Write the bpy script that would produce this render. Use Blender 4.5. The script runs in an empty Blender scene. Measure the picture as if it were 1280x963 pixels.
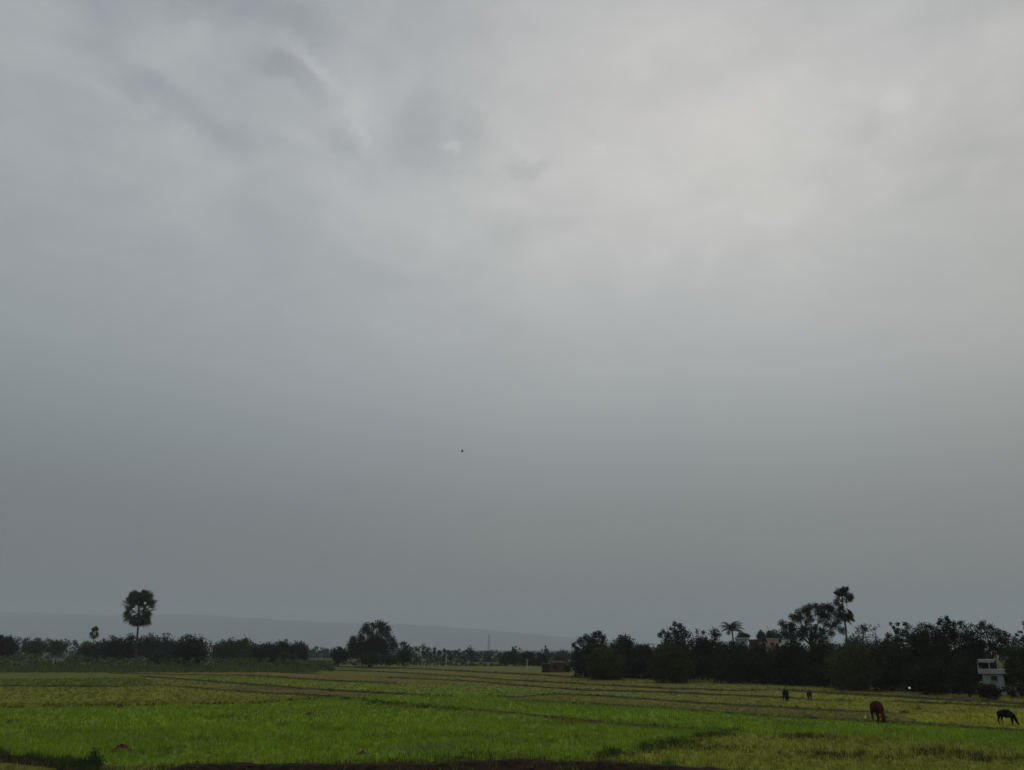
import bpy, math, random
import numpy as np
from mathutils import Vector, Matrix

random.seed(7)
rng = np.random.default_rng(11)
S = bpy.context.scene
COL = S.collection
R = math.radians

# ------------------------------------------------------------------ camera
CAM_H = 5.0
F = 970.0                       # focal length in photo pixels (photo 1280 x 963)
PITCH = math.atan(330.5 / F)    # puts the horizon on photo row 812
cam_d = bpy.data.cameras.new("camera")
cam_d.sensor_width = 36.0
cam_d.lens = 36.0 * F / 1280.0
cam_d.clip_start = 0.1
cam_d.clip_end = 30000
cam = bpy.data.objects.new("camera", cam_d)
COL.objects.link(cam)
cam.location = (0, 0, CAM_H)
cam.rotation_euler = (R(90) + PITCH, 0, 0)
S.camera = cam
S.view_settings.view_transform = 'Standard'
S.view_settings.look = 'None'
S.view_settings.exposure = 0.0
S.view_settings.gamma = 1.0
S.render.engine = 'CYCLES'


def ray(px, py):
    cx, cy = (px - 640.0) / F, (481.5 - py) / F
    c, s = math.cos(PITCH), math.sin(PITCH)
    return Vector((cx, c - s * cy, s + c * cy))


def gnd(px, py, z=0.0):
    d = ray(px, py)
    if d.z > -0.004:
        d.z = -0.004
    t = (z - CAM_H) / d.z
    return Vector((d.x * t, d.y * t, z))


def at(px, py, Y):
    d = ray(px, py)
    t = Y / d.y
    return Vector((d.x * t, Y, CAM_H + d.z * t))


def mpp(Y):
    """metres per photo pixel near the horizon at forward distance Y"""
    return Y * math.cos(PITCH) / F


def s2l(c):
    return tuple(((v / 255.0) / 12.92 if v <= 10 else ((v / 255.0 + 0.055) / 1.055) ** 2.4) for v in c)


# ------------------------------------------------------------------ world
SUN_EL, SUN_AZ = R(38), R(14)      # sun behind the cloud, ahead and a little to the right
W = bpy.data.worlds.new("World")
S.world = W
W.use_nodes = True
nt = W.node_tree
nt.nodes.clear()
N = nt.nodes.new
L = nt.links.new
wout = N('ShaderNodeOutputWorld')
bg = N('ShaderNodeBackground')
bg.inputs['Strength'].default_value = 0.1
L(bg.outputs[0], wout.inputs['Surface'])
sky = N('ShaderNodeTexSky')
sky.sky_type = 'NISHITA'
sky.sun_disc = False
sky.sun_elevation = SUN_EL
sky.sun_rotation = SUN_AZ
sky.dust_density = 4.0
tc = N('ShaderNodeTexCoord')


def val(x):
    return x


def setin(sock, x):
    if hasattr(x, 'links') or hasattr(x, 'is_output'):
        L(x, sock)
    else:
        sock.default_value = x


def m(op, a, b=0.0, c=0.0, clamp=False):
    n = N('ShaderNodeMath')
    n.operation = op
    n.use_clamp = clamp
    setin(n.inputs[0], a)
    if op not in ('SINE', 'ABSOLUTE', 'SQRT', 'ARCSINE'):
        setin(n.inputs[1], b)
    if op in ('MULTIPLY_ADD',):
        setin(n.inputs[2], c)
    return n.outputs[0]


def vm(op, a, b=None, s=None):
    n = N('ShaderNodeVectorMath')
    n.operation = op
    setin(n.inputs[0], a)
    if b is not None:
        setin(n.inputs[1], b)
    if s is not None:
        setin(n.inputs['Scale'], s)
    return n.outputs['Value'] if op in ('DOT_PRODUCT', 'LENGTH', 'DISTANCE') else n.outputs['Vector']


def mix(fac, a, b, mode='MIX'):
    n = N('ShaderNodeMix')
    n.data_type = 'RGBA'
    n.blend_type = mode
    setin(n.inputs[0], fac)
    for sck, x in ((n.inputs[6], a), (n.inputs[7], b)):
        if isinstance(x, tuple):
            sck.default_value = (x[0], x[1], x[2], 1)
        else:
            L(x, sck)
    return n.outputs[2]


def noise(vec, scale, detail=4, rough=0.5, dist=0.0):
    n = N('ShaderNodeTexNoise')
    n.inputs['Scale'].default_value = scale
    n.inputs['Detail'].default_value = detail
    n.inputs['Roughness'].default_value = rough
    n.inputs['Distortion'].default_value = dist
    L(vec, n.inputs['Vector'])
    return n


dirv = tc.outputs['Generated']
sep = N('ShaderNodeSeparateXYZ')
L(dirv, sep.inputs[0])
elev = m('MULTIPLY', m('ARCSINE', sep.outputs['Z']), 180 / math.pi / 90.0)   # 0..1 = horizon..zenith

SKYROWS = [  # elevation in degrees, sky colour (display)
    (-90, (96, 100, 100)), (0, (97, 105, 108)), (1.5, (103, 110, 113)), (2.6, (99, 103, 105)), (4.2, (112, 114, 114)), (5.8, (117, 118, 118)), (9.7, (126, 129, 130)),
    (14, (142, 147, 148)), (18.8, (160, 164, 165)), (24, (171, 174, 175)), (30, (180, 182, 182)),
    (36, (179, 181, 182)), (45, (172, 174, 176)), (60, (188, 189, 191)), (90, (192, 193, 195))]
rp = N('ShaderNodeValToRGB')
L(m('MULTIPLY_ADD', elev, 0.5, 0.5), rp.inputs[0])
els = rp.color_ramp.elements
rp.color_ramp.interpolation = 'EASE' if False else 'LINEAR'
while len(els) > 1:
    els.remove(els[0])
for i, (e, c) in enumerate(SKYROWS):
    p = e / 180.0 + 0.5
    el = els[0] if i == 0 else els.new(p)
    el.position = p
    el.color = (*s2l(c), 1)
base = rp.outputs[0]

# the sky dims away from the bright part behind which the sun stands
rx = N('ShaderNodeValToRGB')
L(m('MULTIPLY_ADD', sep.outputs['X'], 0.5, 0.5), rx.inputs[0])
els = rx.color_ramp.elements
while len(els) > 1:
    els.remove(els[0])
for i, (e, v) in enumerate([(-1, (.55, .58, .60)), (-.56, (.87, .895, .905)), (-.42, (.885, .905, .92)), (-.25, (.92, .935, .95)), (0, (.965, .975, .985)),
                            (.2, (.935, .96, .985)), (.42, (1.06, 1.05, 1.03)), (.56, (1.16, 1.11, 1.05)), (1, (.78, .76, .73))]):
    p = e / 2 + .5
    el = els[0] if i == 0 else els.new(p)
    el.position = p
    el.color = (*v, 1)
base = mix(1.0, base, rx.outputs[0], 'MULTIPLY')

# cloud layer: coordinates on a flat deck so that clouds crowd towards the horizon
den = m('ADD', m('MAXIMUM', sep.outputs['Z'], 0.0), 0.22)
deck = N('ShaderNodeCombineXYZ')
L(m('DIVIDE', sep.outputs['X'], den), deck.inputs[0])
L(m('DIVIDE', sep.outputs['Y'], den), deck.inputs[1])
up = m('MULTIPLY', m('SUBTRACT', elev, 0.17), 6.0, clamp=True)
n1 = noise(deck.outputs[0], 1.3, 3, 0.42, 0.3)
n2 = noise(deck.outputs[0], 3.4, 8, 0.55, 0.8)
n3 = noise(deck.outputs[0], 11.0, 8, 0.6, 0.4)
cl = m('ADD', m('MULTIPLY', m('SUBTRACT', n1.outputs[0], 0.5), 0.14), m('MULTIPLY', m('SUBTRACT', n2.outputs[0], 0.5), 0.40))
cl = m('ADD', cl, m('MULTIPLY', m('SUBTRACT', n3.outputs[0], 0.5), 0.20))
cl = m('MULTIPLY', cl, up)

# single cloud features, ragged by a noise of the view direction
wob = noise(dirv, 7.0, 6, 0.6, 0.0)
wobv = vm('SCALE', vm('SUBTRACT', wob.outputs['Color'], (0.5, 0.5, 0.5)), s=0.075)
wob2 = noise(dirv, 24.0, 6, 0.62, 0.0)
wobv = vm('ADD', wobv, vm('SCALE', vm('SUBTRACT', wob2.outputs['Color'], (0.5, 0.5, 0.5)), s=0.05))
dw = vm('ADD', dirv, wobv)


def blob(px, py, rx_, ry_, ang, amp, soft=0.9):
    c = ray(px, py).normalized()
    e1 = (ray(px + 1, py).normalized() - c).normalized()
    e2 = (ray(px, py - 1).normalized() - c).normalized()
    a = R(ang)
    u = e1 * math.cos(a) + e2 * math.sin(a)
    v = -e1 * math.sin(a) + e2 * math.cos(a)
    k = F / math.cos(math.atan(math.hypot(px - 640, py - 481.5) / F)) if False else F
    d = vm('SUBTRACT', dw, tuple(c))
    uu = m('MULTIPLY', vm('DOT_PRODUCT', d, tuple(u)), k / rx_ * 1.05)
    vv = m('MULTIPLY', vm('DOT_PRODUCT', d, tuple(v)), k / ry_ * 1.05)
    r2 = m('SQRT', m('ADD', m('MULTIPLY', uu, uu), m('MULTIPLY', vv, vv)))
    mr = N('ShaderNodeMapRange')
    mr.interpolation_type = 'SMOOTHSTEP'
    L(r2, mr.inputs[0])
    mr.inputs[1].default_value = max(0.0, 1.0 - soft)
    mr.inputs[2].default_value = 1.0 + soft * 0.5
    mr.inputs[3].default_value = amp
    mr.inputs[4].default_value = 0.0
    dt = m('GREATER_THAN', vm('DOT_PRODUCT', dirv, tuple(c)), 0.3)
    return m('MULTIPLY', mr.outputs[0], dt)


dark = [(860, 85, 190, 60, 0, .07, .9),  # px, py, rx, ry, angle, amount, softness: grey-blue patches
    (375, 104, 46, 20, -24, .17, .5), (330, 92, 30, 12, 10, .08, .6), (190, 108, 44, 24, -20, .13, .6), (245, 140, 70, 24, -30, .12, .7), (300, 165, 60, 22, -12, .10, .8), (130, 70, 70, 74, 0, .08, 1),
    (150, 12, 60, 20, 0, .08, .8), (290, 4, 110, 26, -6, .24, .7), (520, 150, 44, 26, 20, .13, .5), (545, 190, 66, 30, 4, .13, .5), (585, 165, 24, 30, 0, .12, .5),
    (660, 212, 36, 12, 12, .14, .5), (635, 285, 90, 22, 4, .07, .8), (428, 172, 20, 16, -30, .12, .5), (440, 195, 30, 10, -20, .06, .6), (1070, 152, 36, 18, -6, .10, .6), (470, 85, 30, 14, 0, .06, .8),
    (400, 40, 40, 20, -10, .08, .8), (700, 130, 70, 30, 6, .06, .8), (850, 110, 60, 26, 6, .06, .8), (960, 170, 80, 30, 6, .04, .8), (820, 185, 150, 26, 0, .04, .8), (1180, 60, 60, 40, 0, .07, 1), (1225, 140, 60, 60, 0, .07, 1),
    (320, 290, 160, 60, 0, .03, 1), (70, 130, 60, 30, 0, .06, .8), (1240, 5, 80, 20, 0, .08, .8)]
light = [
    (385, 70, 34, 10, -30, .10, .8), (412, 104, 24, 12, -55, .12, .8), (440, 140, 16, 30, -20, .12, .8), (448, 178, 12, 18, 0, .12, .7), (372, 175, 34, 10, -25, .07, .8), (560, 192, 15, 7, 0, .16, .7), (500, 250, 120, 34, 0, .05, 1),
    (1060, 245, 100, 40, 5, .07, .8), (1095, 225, 40, 26, 5, .05, .7), (40, 30, 50, 50, 0, .07, 1), (200, 40, 50, 50, 20, .08, 1), (128, 110, 20, 14, -30, .07, .7), (745, 196, 10, 7, 0, .07, .8), (1125, 122, 22, 14, -10, .08, .7), (900, 40, 60, 50, 0, .05, .9),
    (800, 85, 26, 12, 0, .05, .7), (1240, 215, 14, 20, 0, .07, .7), (655, 190, 20, 10, 0, .05, .7), (1255, 50, 50, 24, 0, .06, .8), (590, 140, 14, 10, 0, .06, .7)]
dsum = None
for a in dark:
    a = (a[0], a[1], a[2] * 1.04, a[3] * 1.12, a[4], a[5] * .76, min(1.0, a[6] + .12))
    b = blob(*a)
    dsum = b if dsum is None else m('ADD', dsum, b)
lsum = None
for a in light:
    a = (a[0], a[1], a[2] * 1.05, a[3] * 1.1, a[4], a[5] * .95, min(1.0, a[6] + .1))
    b = blob(*a)
    lsum = b if lsum is None else m('ADD', lsum, b)
lum = m('SUBTRACT', m('ADD', m('ADD', cl, 1.0), lsum), dsum)
# light parts are a little warm, dark parts a little blue
tint = m('ADD', m('MULTIPLY', m('ADD', cl, m('SUBTRACT', lsum, dsum)), 1.6), 0.5, clamp=True)
tcol = mix(tint, (0.945, 1.0, 1.045), (1.025, 1.0, 0.975))
cloudy = mix(1.0, base, tcol, 'MULTIPLY')
lumc = N('ShaderNodeCombineColor')
for i in range(3):
    L(lum, lumc.inputs[i])
cloudy = mix(1.0, cloudy, lumc.outputs[0], 'MULTIPLY')
cloud10 = mix(1.0, cloudy, (10.0, 10.0, 10.0), 'MULTIPLY')
# a thin share of the clear sky above still filters through the cloud deck
skymix = mix(0.04, cloud10, sky.outputs[0])
L(skymix, bg.inputs['Color'])

sun_d = bpy.data.lights.new("sun", 'SUN')
sun_d.energy = 0.5
sun_d.angle = R(25)
sun_d.color = (1.0, 0.95, 0.88)
sun = bpy.data.objects.new("sun", sun_d)
COL.objects.link(sun)
sd = Vector((math.sin(SUN_AZ) * math.cos(SUN_EL), math.cos(SUN_AZ) * math.cos(SUN_EL), math.sin(SUN_EL)))
sun.rotation_euler = sd.to_track_quat('Z', 'Y').to_euler()
sun.location = (0, 0, 60)


# ------------------------------------------------------------------ helpers
def tag(o, label=None, cat=None, group=None, kind=None):
    if label: o['label'] = label
    if cat: o['category'] = cat
    if group: o['group'] = group
    if kind: o['kind'] = kind
    return o


def empty(name, loc, label=None, cat=None, group=None, rz=0):
    o = bpy.data.objects.new(name, None)
    o.empty_display_size = 0.5
    COL.objects.link(o)
    o.location = loc
    o.rotation_euler = (0, 0, rz)
    return tag(o, label, cat, group)


def link(name, me, mat=None, parent=None, smooth=False):
    o = bpy.data.objects.new(name, me)
    COL.objects.link(o)
    if mat:
        me.materials.append(mat)
    if smooth:
        me.polygons.foreach_set('use_smooth', [True] * len(me.polygons))
    if parent:
        o.parent = parent
    return o


def npmesh(name, V, Fc, colr=None, size=4):
    """mesh from numpy arrays; faces all of one size; optional colour per corner-face"""
    me = bpy.data.meshes.new(name)
    V = np.asarray(V, dtype=np.float32)
    Fc = np.asarray(Fc, dtype=np.int32).reshape(-1, size)
    me.vertices.add(len(V))
    me.vertices.foreach_set('co', V.ravel())
    me.loops.add(Fc.size)
    me.loops.foreach_set('vertex_index', Fc.ravel())
    me.polygons.add(len(Fc))
    me.polygons.foreach_set('loop_start', np.arange(0, Fc.size, size, dtype=np.int32))
    me.update(calc_edges=True)
    if colr is not None:
        dom = 'POINT' if len(colr) == len(V) else 'FACE'
        if dom == 'FACE':
            colr = np.repeat(colr, size, axis=0)
            dom = 'CORNER'
        at_ = me.color_attributes.new('col', 'FLOAT_COLOR', dom)
        buf = np.ones((len(colr), 4), dtype=np.float32)
        buf[:, :3] = colr
        at_.data.foreach_set('color', buf.ravel())
    return me


class MB:
    def __init__(s):
        s.v = []
        s.f = []

    def add(s, vs, fs):
        o = len(s.v)
        s.v += [tuple(p) for p in vs]
        s.f += [tuple(i + o for i in f) for f in fs]

    def box(s, c, d, rz=0.0):
        cx, cy, cz = c
        x, y, z = d[0] / 2, d[1] / 2, d[2] / 2
        cs, sn = math.cos(rz), math.sin(rz)
        vs = []
        for dz in (-z, z):
            for dx, dy in ((-x, -y), (x, -y), (x, y), (-x, y)):
                vs.append((cx + dx * cs - dy * sn, cy + dx * sn + dy * cs, cz + dz))
        s.add(vs, [(3, 2, 1, 0), (4, 5, 6, 7), (0, 1, 5, 4), (1, 2, 6, 5), (2, 3, 7, 6), (3, 0, 4, 7)])

    def tube(s, pts, rad, n=7, cap=True):
        pts = [Vector(p) for p in pts]
        rings = []
        for i, p in enumerate(pts):
            d = (pts[min(i + 1, len(pts) - 1)] - pts[max(i - 1, 0)]).normalized()
            a = d.cross(Vector((0.3, 1, 0.1))).normalized()
            b = d.cross(a).normalized()
            rings.append([p + (a * math.cos(t) + b * math.sin(t)) * rad[i] for t in [2 * math.pi * k / n for k in range(n)]])
        o = len(s.v)
        for r_ in rings:
            s.v += [tuple(q) for q in r_]
        for i in range(len(rings) - 1):
            for k in range(n):
                k2 = (k + 1) % n
                s.f.append((o + i * n + k, o + i * n + k2, o + (i + 1) * n + k2, o + (i + 1) * n + k))
        if cap:
            s.f.append(tuple(o + k for k in range(n))[::-1])
            s.f.append(tuple(o + (len(rings) - 1) * n + k for k in range(n)))

    def build(s, name, mat, parent=None, smooth=False):
        me = bpy.data.meshes.new(name)
        me.from_pydata(s.v, [], s.f)
        me.update()
        return link(name, me, mat, parent, smooth)


def vnoise(x, y, seed=0):
    """smooth value noise on arrays"""
    xi, yi = np.floor(x).astype(np.int64), np.floor(y).astype(np.int64)
    xf, yf = x - xi, y - yi
    xf, yf = xf * xf * (3 - 2 * xf), yf * yf * (3 - 2 * yf)

    def h(a, b):
        n = (a * 374761393 + b * 668265263 + seed * 974711) & 0x7fffffff
        n = ((n ^ (n >> 13)) * 1274126177) & 0x7fffffff
        return ((n ^ (n >> 16)) & 0xffff) / 65535.0
    return (h(xi, yi) * (1 - xf) + h(xi + 1, yi) * xf) * (1 - yf) + (h(xi, yi + 1) * (1 - xf) + h(xi + 1, yi + 1) * xf) * yf


def fbm(x, y, seed=0, o=4):
    t, a, s_ = 0, 0.5, 0
    for i in range(o):
        t = t + a * vnoise(x * 2 ** i, y * 2 ** i, seed + i)
        s_ += a
        a *= 0.5
    return t / s_


# ------------------------------------------------------------------ materials
def mat_simple(name, col, rough=0.9, var=0.25, scale=3.0, spec=0.2, bump=0.0, emis=None):
    mt = bpy.data.materials.new(name)
    mt.use_nodes = True
    t = mt.node_tree
    b = t.nodes['Principled BSDF']
    b.inputs['Roughness'].default_value = rough
    b.inputs['Specular IOR Level'].default_value = spec
    tx = t.nodes.new('ShaderNodeTexCoord')
    nz = t.nodes.new('ShaderNodeTexNoise')
    nz.inputs['Scale'].default_value = scale
    nz.inputs['Detail'].default_value = 6
    t.links.new(tx.outputs['Object'], nz.inputs['Vector'])
    r_ = t.nodes.new('ShaderNodeValToRGB')
    r_.color_ramp.elements[0].position = 0.3
    r_.color_ramp.elements[1].position = 0.7
    r_.color_ramp.elements[0].color = (*[c * (1 - var) for c in col], 1)
    r_.color_ramp.elements[1].color = (*[min(1, c * (1 + var)) for c in col], 1)
    t.links.new(nz.outputs[0], r_.inputs[0])
    t.links.new(r_.outputs[0], b.inputs['Base Color'])
    if bump:
        bp = t.nodes.new('ShaderNodeBump')
        bp.inputs['Strength'].default_value = bump
        t.links.new(nz.outputs[0], bp.inputs['Height'])
        t.links.new(bp.outputs[0], b.inputs['Normal'])
    if emis:
        b.inputs['Emission Color'].default_value = (*emis[0], 1)
        b.inputs['Emission Strength'].default_value = emis[1]
    return mt


def mat_attr(name, rough=0.8, trans=0.3, spec=0.15, detail=None):
    """colour from the 'col' attribute; leaves and blades let some light through"""
    mt = bpy.data.materials.new(name)
    mt.use_nodes = True
    t = mt.node_tree
    t.nodes.clear()
    o = t.nodes.new('ShaderNodeOutputMaterial')
    a = t.nodes.new('ShaderNodeAttribute')
    a.attribute_name = 'col'
    p = t.nodes.new('ShaderNodeBsdfPrincipled')
    p.inputs['Roughness'].default_value = rough
    p.inputs['Specular IOR Level'].default_value = spec
    t.links.new(a.outputs['Color'], p.inputs['Base Color'])
    if trans:
        tr = t.nodes.new('ShaderNodeBsdfTranslucent')
        t.links.new(a.outputs['Color'], tr.inputs['Color'])
        mx = t.nodes.new('ShaderNodeMixShader')
        mx.inputs[0].default_value = trans
        t.links.new(p.outputs[0], mx.inputs[1])
        t.links.new(tr.outputs[0], mx.inputs[2])
        t.links.new(mx.outputs[0], o.inputs['Surface'])
    else:
        t.links.new(p.outputs[0], o.inputs['Surface'])
    return mt


M_leaf = mat_attr('leaf', 0.8, 0.12, 0.08)
M_grass = mat_attr('grass_blade', 0.8, 0.35, 0.1)
M_bark = mat_simple('bark', (0.055, 0.045, 0.035), 0.95, 0.4, 2.0, bump=0.4)
M_palmbark = mat_simple('palm_bark', (0.06, 0.055, 0.048), 0.95, 0.35, 3.0, bump=0.3)
M_mud = mat_simple('bund_earth', (0.050, 0.048, 0.020), 1.0, 0.5, 0.9, spec=0.05, bump=0.5)
M_wetmud = mat_simple('wet_dark_mud', (0.022, 0.013, 0.008), 1.0, 0.75, 2.6, spec=0.05, bump=0.8)
M_soil = mat_simple('dry_soil', (0.085, 0.045, 0.028), 1.0, 0.5, 4.0, spec=0.05, bump=0.6)
M_hill = mat_simple('hill_forest', (0.035, 0.045, 0.03), 1.0, 0.3, 0.02)
M_white = mat_simple('lime_wash', (0.27, 0.315, 0.30), 0.85, 0.16, 1.2)
M_cream = mat_simple('cream_plaster', (0.30, 0.29, 0.265), 0.85, 0.15, 1.2)
M_dark = mat_simple('dark_opening', (0.012, 0.014, 0.014), 0.6, 0.2, 2.0)
M_terra = mat_simple('terracotta_plaster', (0.15, 0.075, 0.06), 0.9, 0.25, 1.0)
M_peach = mat_simple('peach_plaster', (0.38, 0.27, 0.23), 0.9, 0.2, 1.0)
M_ochre = mat_simple('ochre_plaster', (0.19, 0.15, 0.11), 0.9, 0.25, 1.0)
M_blue = mat_simple('pale_blue_plaster', (0.22, 0.32, 0.40), 0.9, 0.15, 1.0)
M_teal = mat_simple('green_sheet', (0.03, 0.085, 0.07), 0.8, 0.25, 2.0)
M_brick = mat_simple('old_brick', (0.085, 0.052, 0.047), 0.95, 0.35, 3.0, bump=0.3)
M_thatch = mat_simple('weathered_roof', (0.045, 0.035, 0.028), 1.0, 0.4, 3.0)
M_conc = mat_simple('concrete_post', (0.42, 0.42, 0.40), 0.9, 0.15, 2.0)
M_steel = mat_simple('galvanised_steel', (0.10, 0.105, 0.11), 0.5, 0.2, 1.0)
M_redhide = mat_simple('red_brown_hide', (0.045, 0.011, 0.009), 0.9, 0.35, 3.0, spec=0.05)
M_blackhide = mat_simple('black_hide', (0.006, 0.005, 0.007), 0.9, 0.35, 3.0, spec=0.04)
M_brownhide = mat_simple('brown_hide', (0.085, 0.042, 0.030), 0.8, 0.35, 3.0, spec=0.2)
M_horn = mat_simple('horn', (0.10, 0.09, 0.07), 0.6, 0.2, 8.0)
M_feather = mat_simple('white_feather', (0.62, 0.62, 0.52), 0.8, 0.1, 8.0)
M_beak = mat_simple('beak', (0.35, 0.25, 0.06), 0.6, 0.1, 8.0)
M_crow = mat_simple('dark_feather', (0.012, 0.012, 0.014), 0.7, 0.2, 8.0)

# ------------------------------------------------------------------ the fields: plots seen in the photo, laid on the ground
FG = 2.82   # from display colour to surface colour under this sky
# polygon (photo px, cast onto the ground), colour, grass height, grass density, browned share
PLOTS = [
    ([(-400, 829), (420, 829), (420, 851), (175, 846), (205, 857), (170, 859), (0, 858), (-400, 857)], (48, 58, 20), .22, 1.0, .25),
    ([(62, 835), (320, 840), (480, 846), (640, 857), (420, 852), (320, 845), (135, 842)], (58, 55, 27), .10, .5, .5),
    ([(360, 831), (520, 834), (700, 840), (900, 855), (877, 861), (735, 855), (590, 852), (475, 847), (320, 840)], (54, 58, 24), .12, .6, .35),
    ([(150, 846), (320, 847), (420, 852), (640, 858), (740, 864), (740, 869), (690, 868), (640, 873), (510, 868), (420, 863), (320, 856)], (54, 69, 20), .15, .9, .12),
    ([(205, 857), (320, 858), (420, 864), (510, 869), (532, 883), (470, 877), (415, 870), (320, 865)], (48, 44, 22), .10, .6, .6),
    ([(-400, 857), (170, 859), (205, 857), (320, 866), (415, 871), (320, 880), (150, 882), (-400, 888)], (60, 68, 20), .18, 1.0, .08),
    ([(735, 852), (900, 857), (1280, 874), (1280, 881), (1120, 872), (1032, 867), (960, 863), (877, 861)], (60, 63, 27), .15, .8, .35),
    ([(640, 851), (735, 857), (840, 863), (960, 866), (1120, 873), (1120, 880), (960, 872), (740, 863), (640, 858)], (58, 60, 25), .10, .6, .35),
    ([(640, 859), (740, 864), (960, 873), (1120, 882), (1130, 892), (1022, 888), (960, 884), (852, 878), (740, 870), (690, 868), (640, 872)], (54, 64, 25), .12, .8, .2),
    ([(640, 873), (740, 871), (852, 879), (960, 885), (1130, 892), (1160, 906), (1072, 901), (960, 894), (840, 886), (640, 875)], (54, 57, 24), .12, .6, .3),
    ([(960, 865), (1032, 868), (1120, 873), (1280, 882), (1700, 905), (1700, 945), (1280, 914), (1160, 906), (1110, 890), (960, 880)], (64, 72, 22), .15, .9, .2),
    ([(1125, 892), (1280, 893), (1600, 915), (1600, 935), (1280, 912), (1160, 905)], (72, 80, 17), .16, .9, .05),
    ([(415, 871), (510, 869), (610, 870), (640, 875), (840, 887), (960, 895), (1072, 902), (1160, 907), (1280, 915), (1700, 945), (1700, 975), (1280, 936), (1120, 926), (910, 914), (840, 911), (765, 906), (640, 893), (532, 884)], (59, 82, 17), .26, 1.3, .06),
    ([(-400, 888), (150, 883), (320, 880), (415, 872), (470, 878), (532, 885), (640, 893), (765, 906), (840, 911), (910, 914), (835, 931), (790, 937), (755, 942), (740, 956), (640, 951), (430, 956), (215, 960), (100, 955), (0, 943), (-400, 940)], (60, 82, 18), .26, 1.3, .10),
    ([(910, 914), (1120, 925), (1280, 936), (1700, 970), (1700, 1080), (885, 975), (885, 963), (740, 956), (755, 942), (835, 931)], (65, 75, 20), .22, 1.0, .25),
]
PLG = [([tuple(gnd(*p)[:2]) for p in pl], c, h, d, b) for pl, c, h, d, b in PLOTS]


def inside(px, py, poly):
    r_ = np.zeros(px.shape, bool)
    n = len(poly)
    for i in range(n):
        x1, y1 = poly[i]
        x2, y2 = poly[(i + 1) % n]
        c = ((y1 > py) != (y2 > py)) & (px < (x2 - x1) * (py - y1) / ((y2 - y1) if y2 != y1 else 1e-9) + x1)
        r_ ^= c
    return r_


def field(x, y):
    """surface colour, grass height, grass density at ground points"""
    # ragged plot edges
    jx = x + (fbm(x * .9, y * .9, 31) - .5) * 1.6
    jy = y + (fbm(x * .9, y * .9, 47) - .5) * 1.6
    col = np.empty(x.shape + (3,))
    col[:] = s2l((57, 62, 26))
    hgt = np.full(x.shape, .16)
    dns = np.full(x.shape, .7)
    brn = np.full(x.shape, .3)
    for poly, c, h, d, b in PLG:
        k = inside(jx, jy, poly)
        col[k] = s2l(c)
        hgt[k] = h
        dns[k] = d
        brn[k] = b
    col = col * FG * np.array([1.28, 1.07, .98])
    big = fbm(x * .05 + 3, y * .08, 5, 4)
    mid = fbm(x * .35, y * .35, 9, 4)
    fine = fbm(x * 1.9, y * 1.9, 17, 3)
    yel = np.clip((big - .45) * 3.5, 0, 1)[..., None]
    col = col * (1 - yel * .20) + np.array([.20, .185, .04]) * yel * .20
    bm = np.clip((mid * .65 + big * .35 - (0.74 - brn * .42)) * 6, 0, 1)[..., None]
    brown = np.array(s2l((63, 60, 28))) * FG
    col = col * (1 - bm * .6) + brown * bm * .6
    col = col * .92 + np.array([.155, .175, .030]) * .08
    col = col * (0.80 + 0.40 * mid[..., None]) * (0.85 + .3 * fine[..., None])
    hgt = hgt * (1 - .5 * bm[..., 0]) * (0.7 + .6 * mid)
    dns = dns * (1 - .45 * bm[..., 0])
    return col, hgt, dns


PUDS = [gnd(530, 938), gnd(553, 931), gnd(500, 943), gnd(585, 942)]

# ground: one sheet to the horizon, finest where the photo sees it
ang = np.concatenate([np.arange(-180, -44, 4.0), np.arange(-44, 44.01, 0.14), np.arange(48, 180, 4.0)])
rad = np.concatenate([[0.5, 4, 9, 15, 21, 26], np.exp(np.arange(math.log(30), math.log(420), 0.0075)), np.exp(np.linspace(math.log(425), math.log(9850), 34))])
A, Rr = np.meshgrid(np.radians(ang), rad)
X, Y = np.sin(A) * Rr, np.cos(A) * Rr
gc, _, _ = field(X, Y)
far = np.clip((Rr - 190) / 160, 0, 1)[..., None]
gc = gc * (1 - far) + np.array([.075, .085, .032]) * far
gc = gc * 0.92
Z = (fbm(X * .5, Y * .5, 3) - .5) * .10 * (Rr < 400) + (fbm(X * 2.5, Y * 2.5, 8) - .5) * .05 * (Rr < 200)
nr, na = X.shape
idx = np.arange(nr * na).reshape(nr, na)
nxt = np.roll(idx, -1, axis=1)
q = np.stack([idx[:-1], nxt[:-1], nxt[1:], idx[1:]], -1).reshape(-1, 4)[:, ::-1]
V = np.stack([X, Y, Z], -1).reshape(-1, 3)
gme = npmesh('ground', V, q, gc.reshape(-1, 3))
M_ground = mat_attr('field_ground', 1.0, 0, 0.05)
t = M_ground.node_tree
tx = t.nodes.new('ShaderNodeTexCoord')
mp = t.nodes.new('ShaderNodeMapping')
t.links.new(tx.outputs['Object'], mp.inputs[0])
nz1 = t.nodes.new('ShaderNodeTexNoise'); nz1.inputs['Scale'].default_value = 3.2; nz1.inputs['Detail'].default_value = 8; nz1.inputs['Roughness'].default_value = .7
t.links.new(mp.outputs[0], nz1.inputs['Vector'])
mr = t.nodes.new('ShaderNodeMapRange'); mr.inputs[1].default_value = .3; mr.inputs[2].default_value = .7; mr.inputs[3].default_value = .55; mr.inputs[4].default_value = 1.4
t.links.new(nz1.outputs[0], mr.inputs[0])
mul = t.nodes.new('ShaderNodeMix'); mul.data_type = 'RGBA'; mul.blend_type = 'MULTIPLY'; mul.inputs[0].default_value = 1
at_n = [n for n in t.nodes if n.type == 'ATTRIBUTE'][0]
pb = [n for n in t.nodes if n.type == 'BSDF_PRINCIPLED'][0]
t.links.new(at_n.outputs['Color'], mul.inputs[6]); t.links.new(mr.outputs[0], mul.inputs[7]); t.links.new(mul.outputs[2], pb.inputs['Base Color'])
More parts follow.
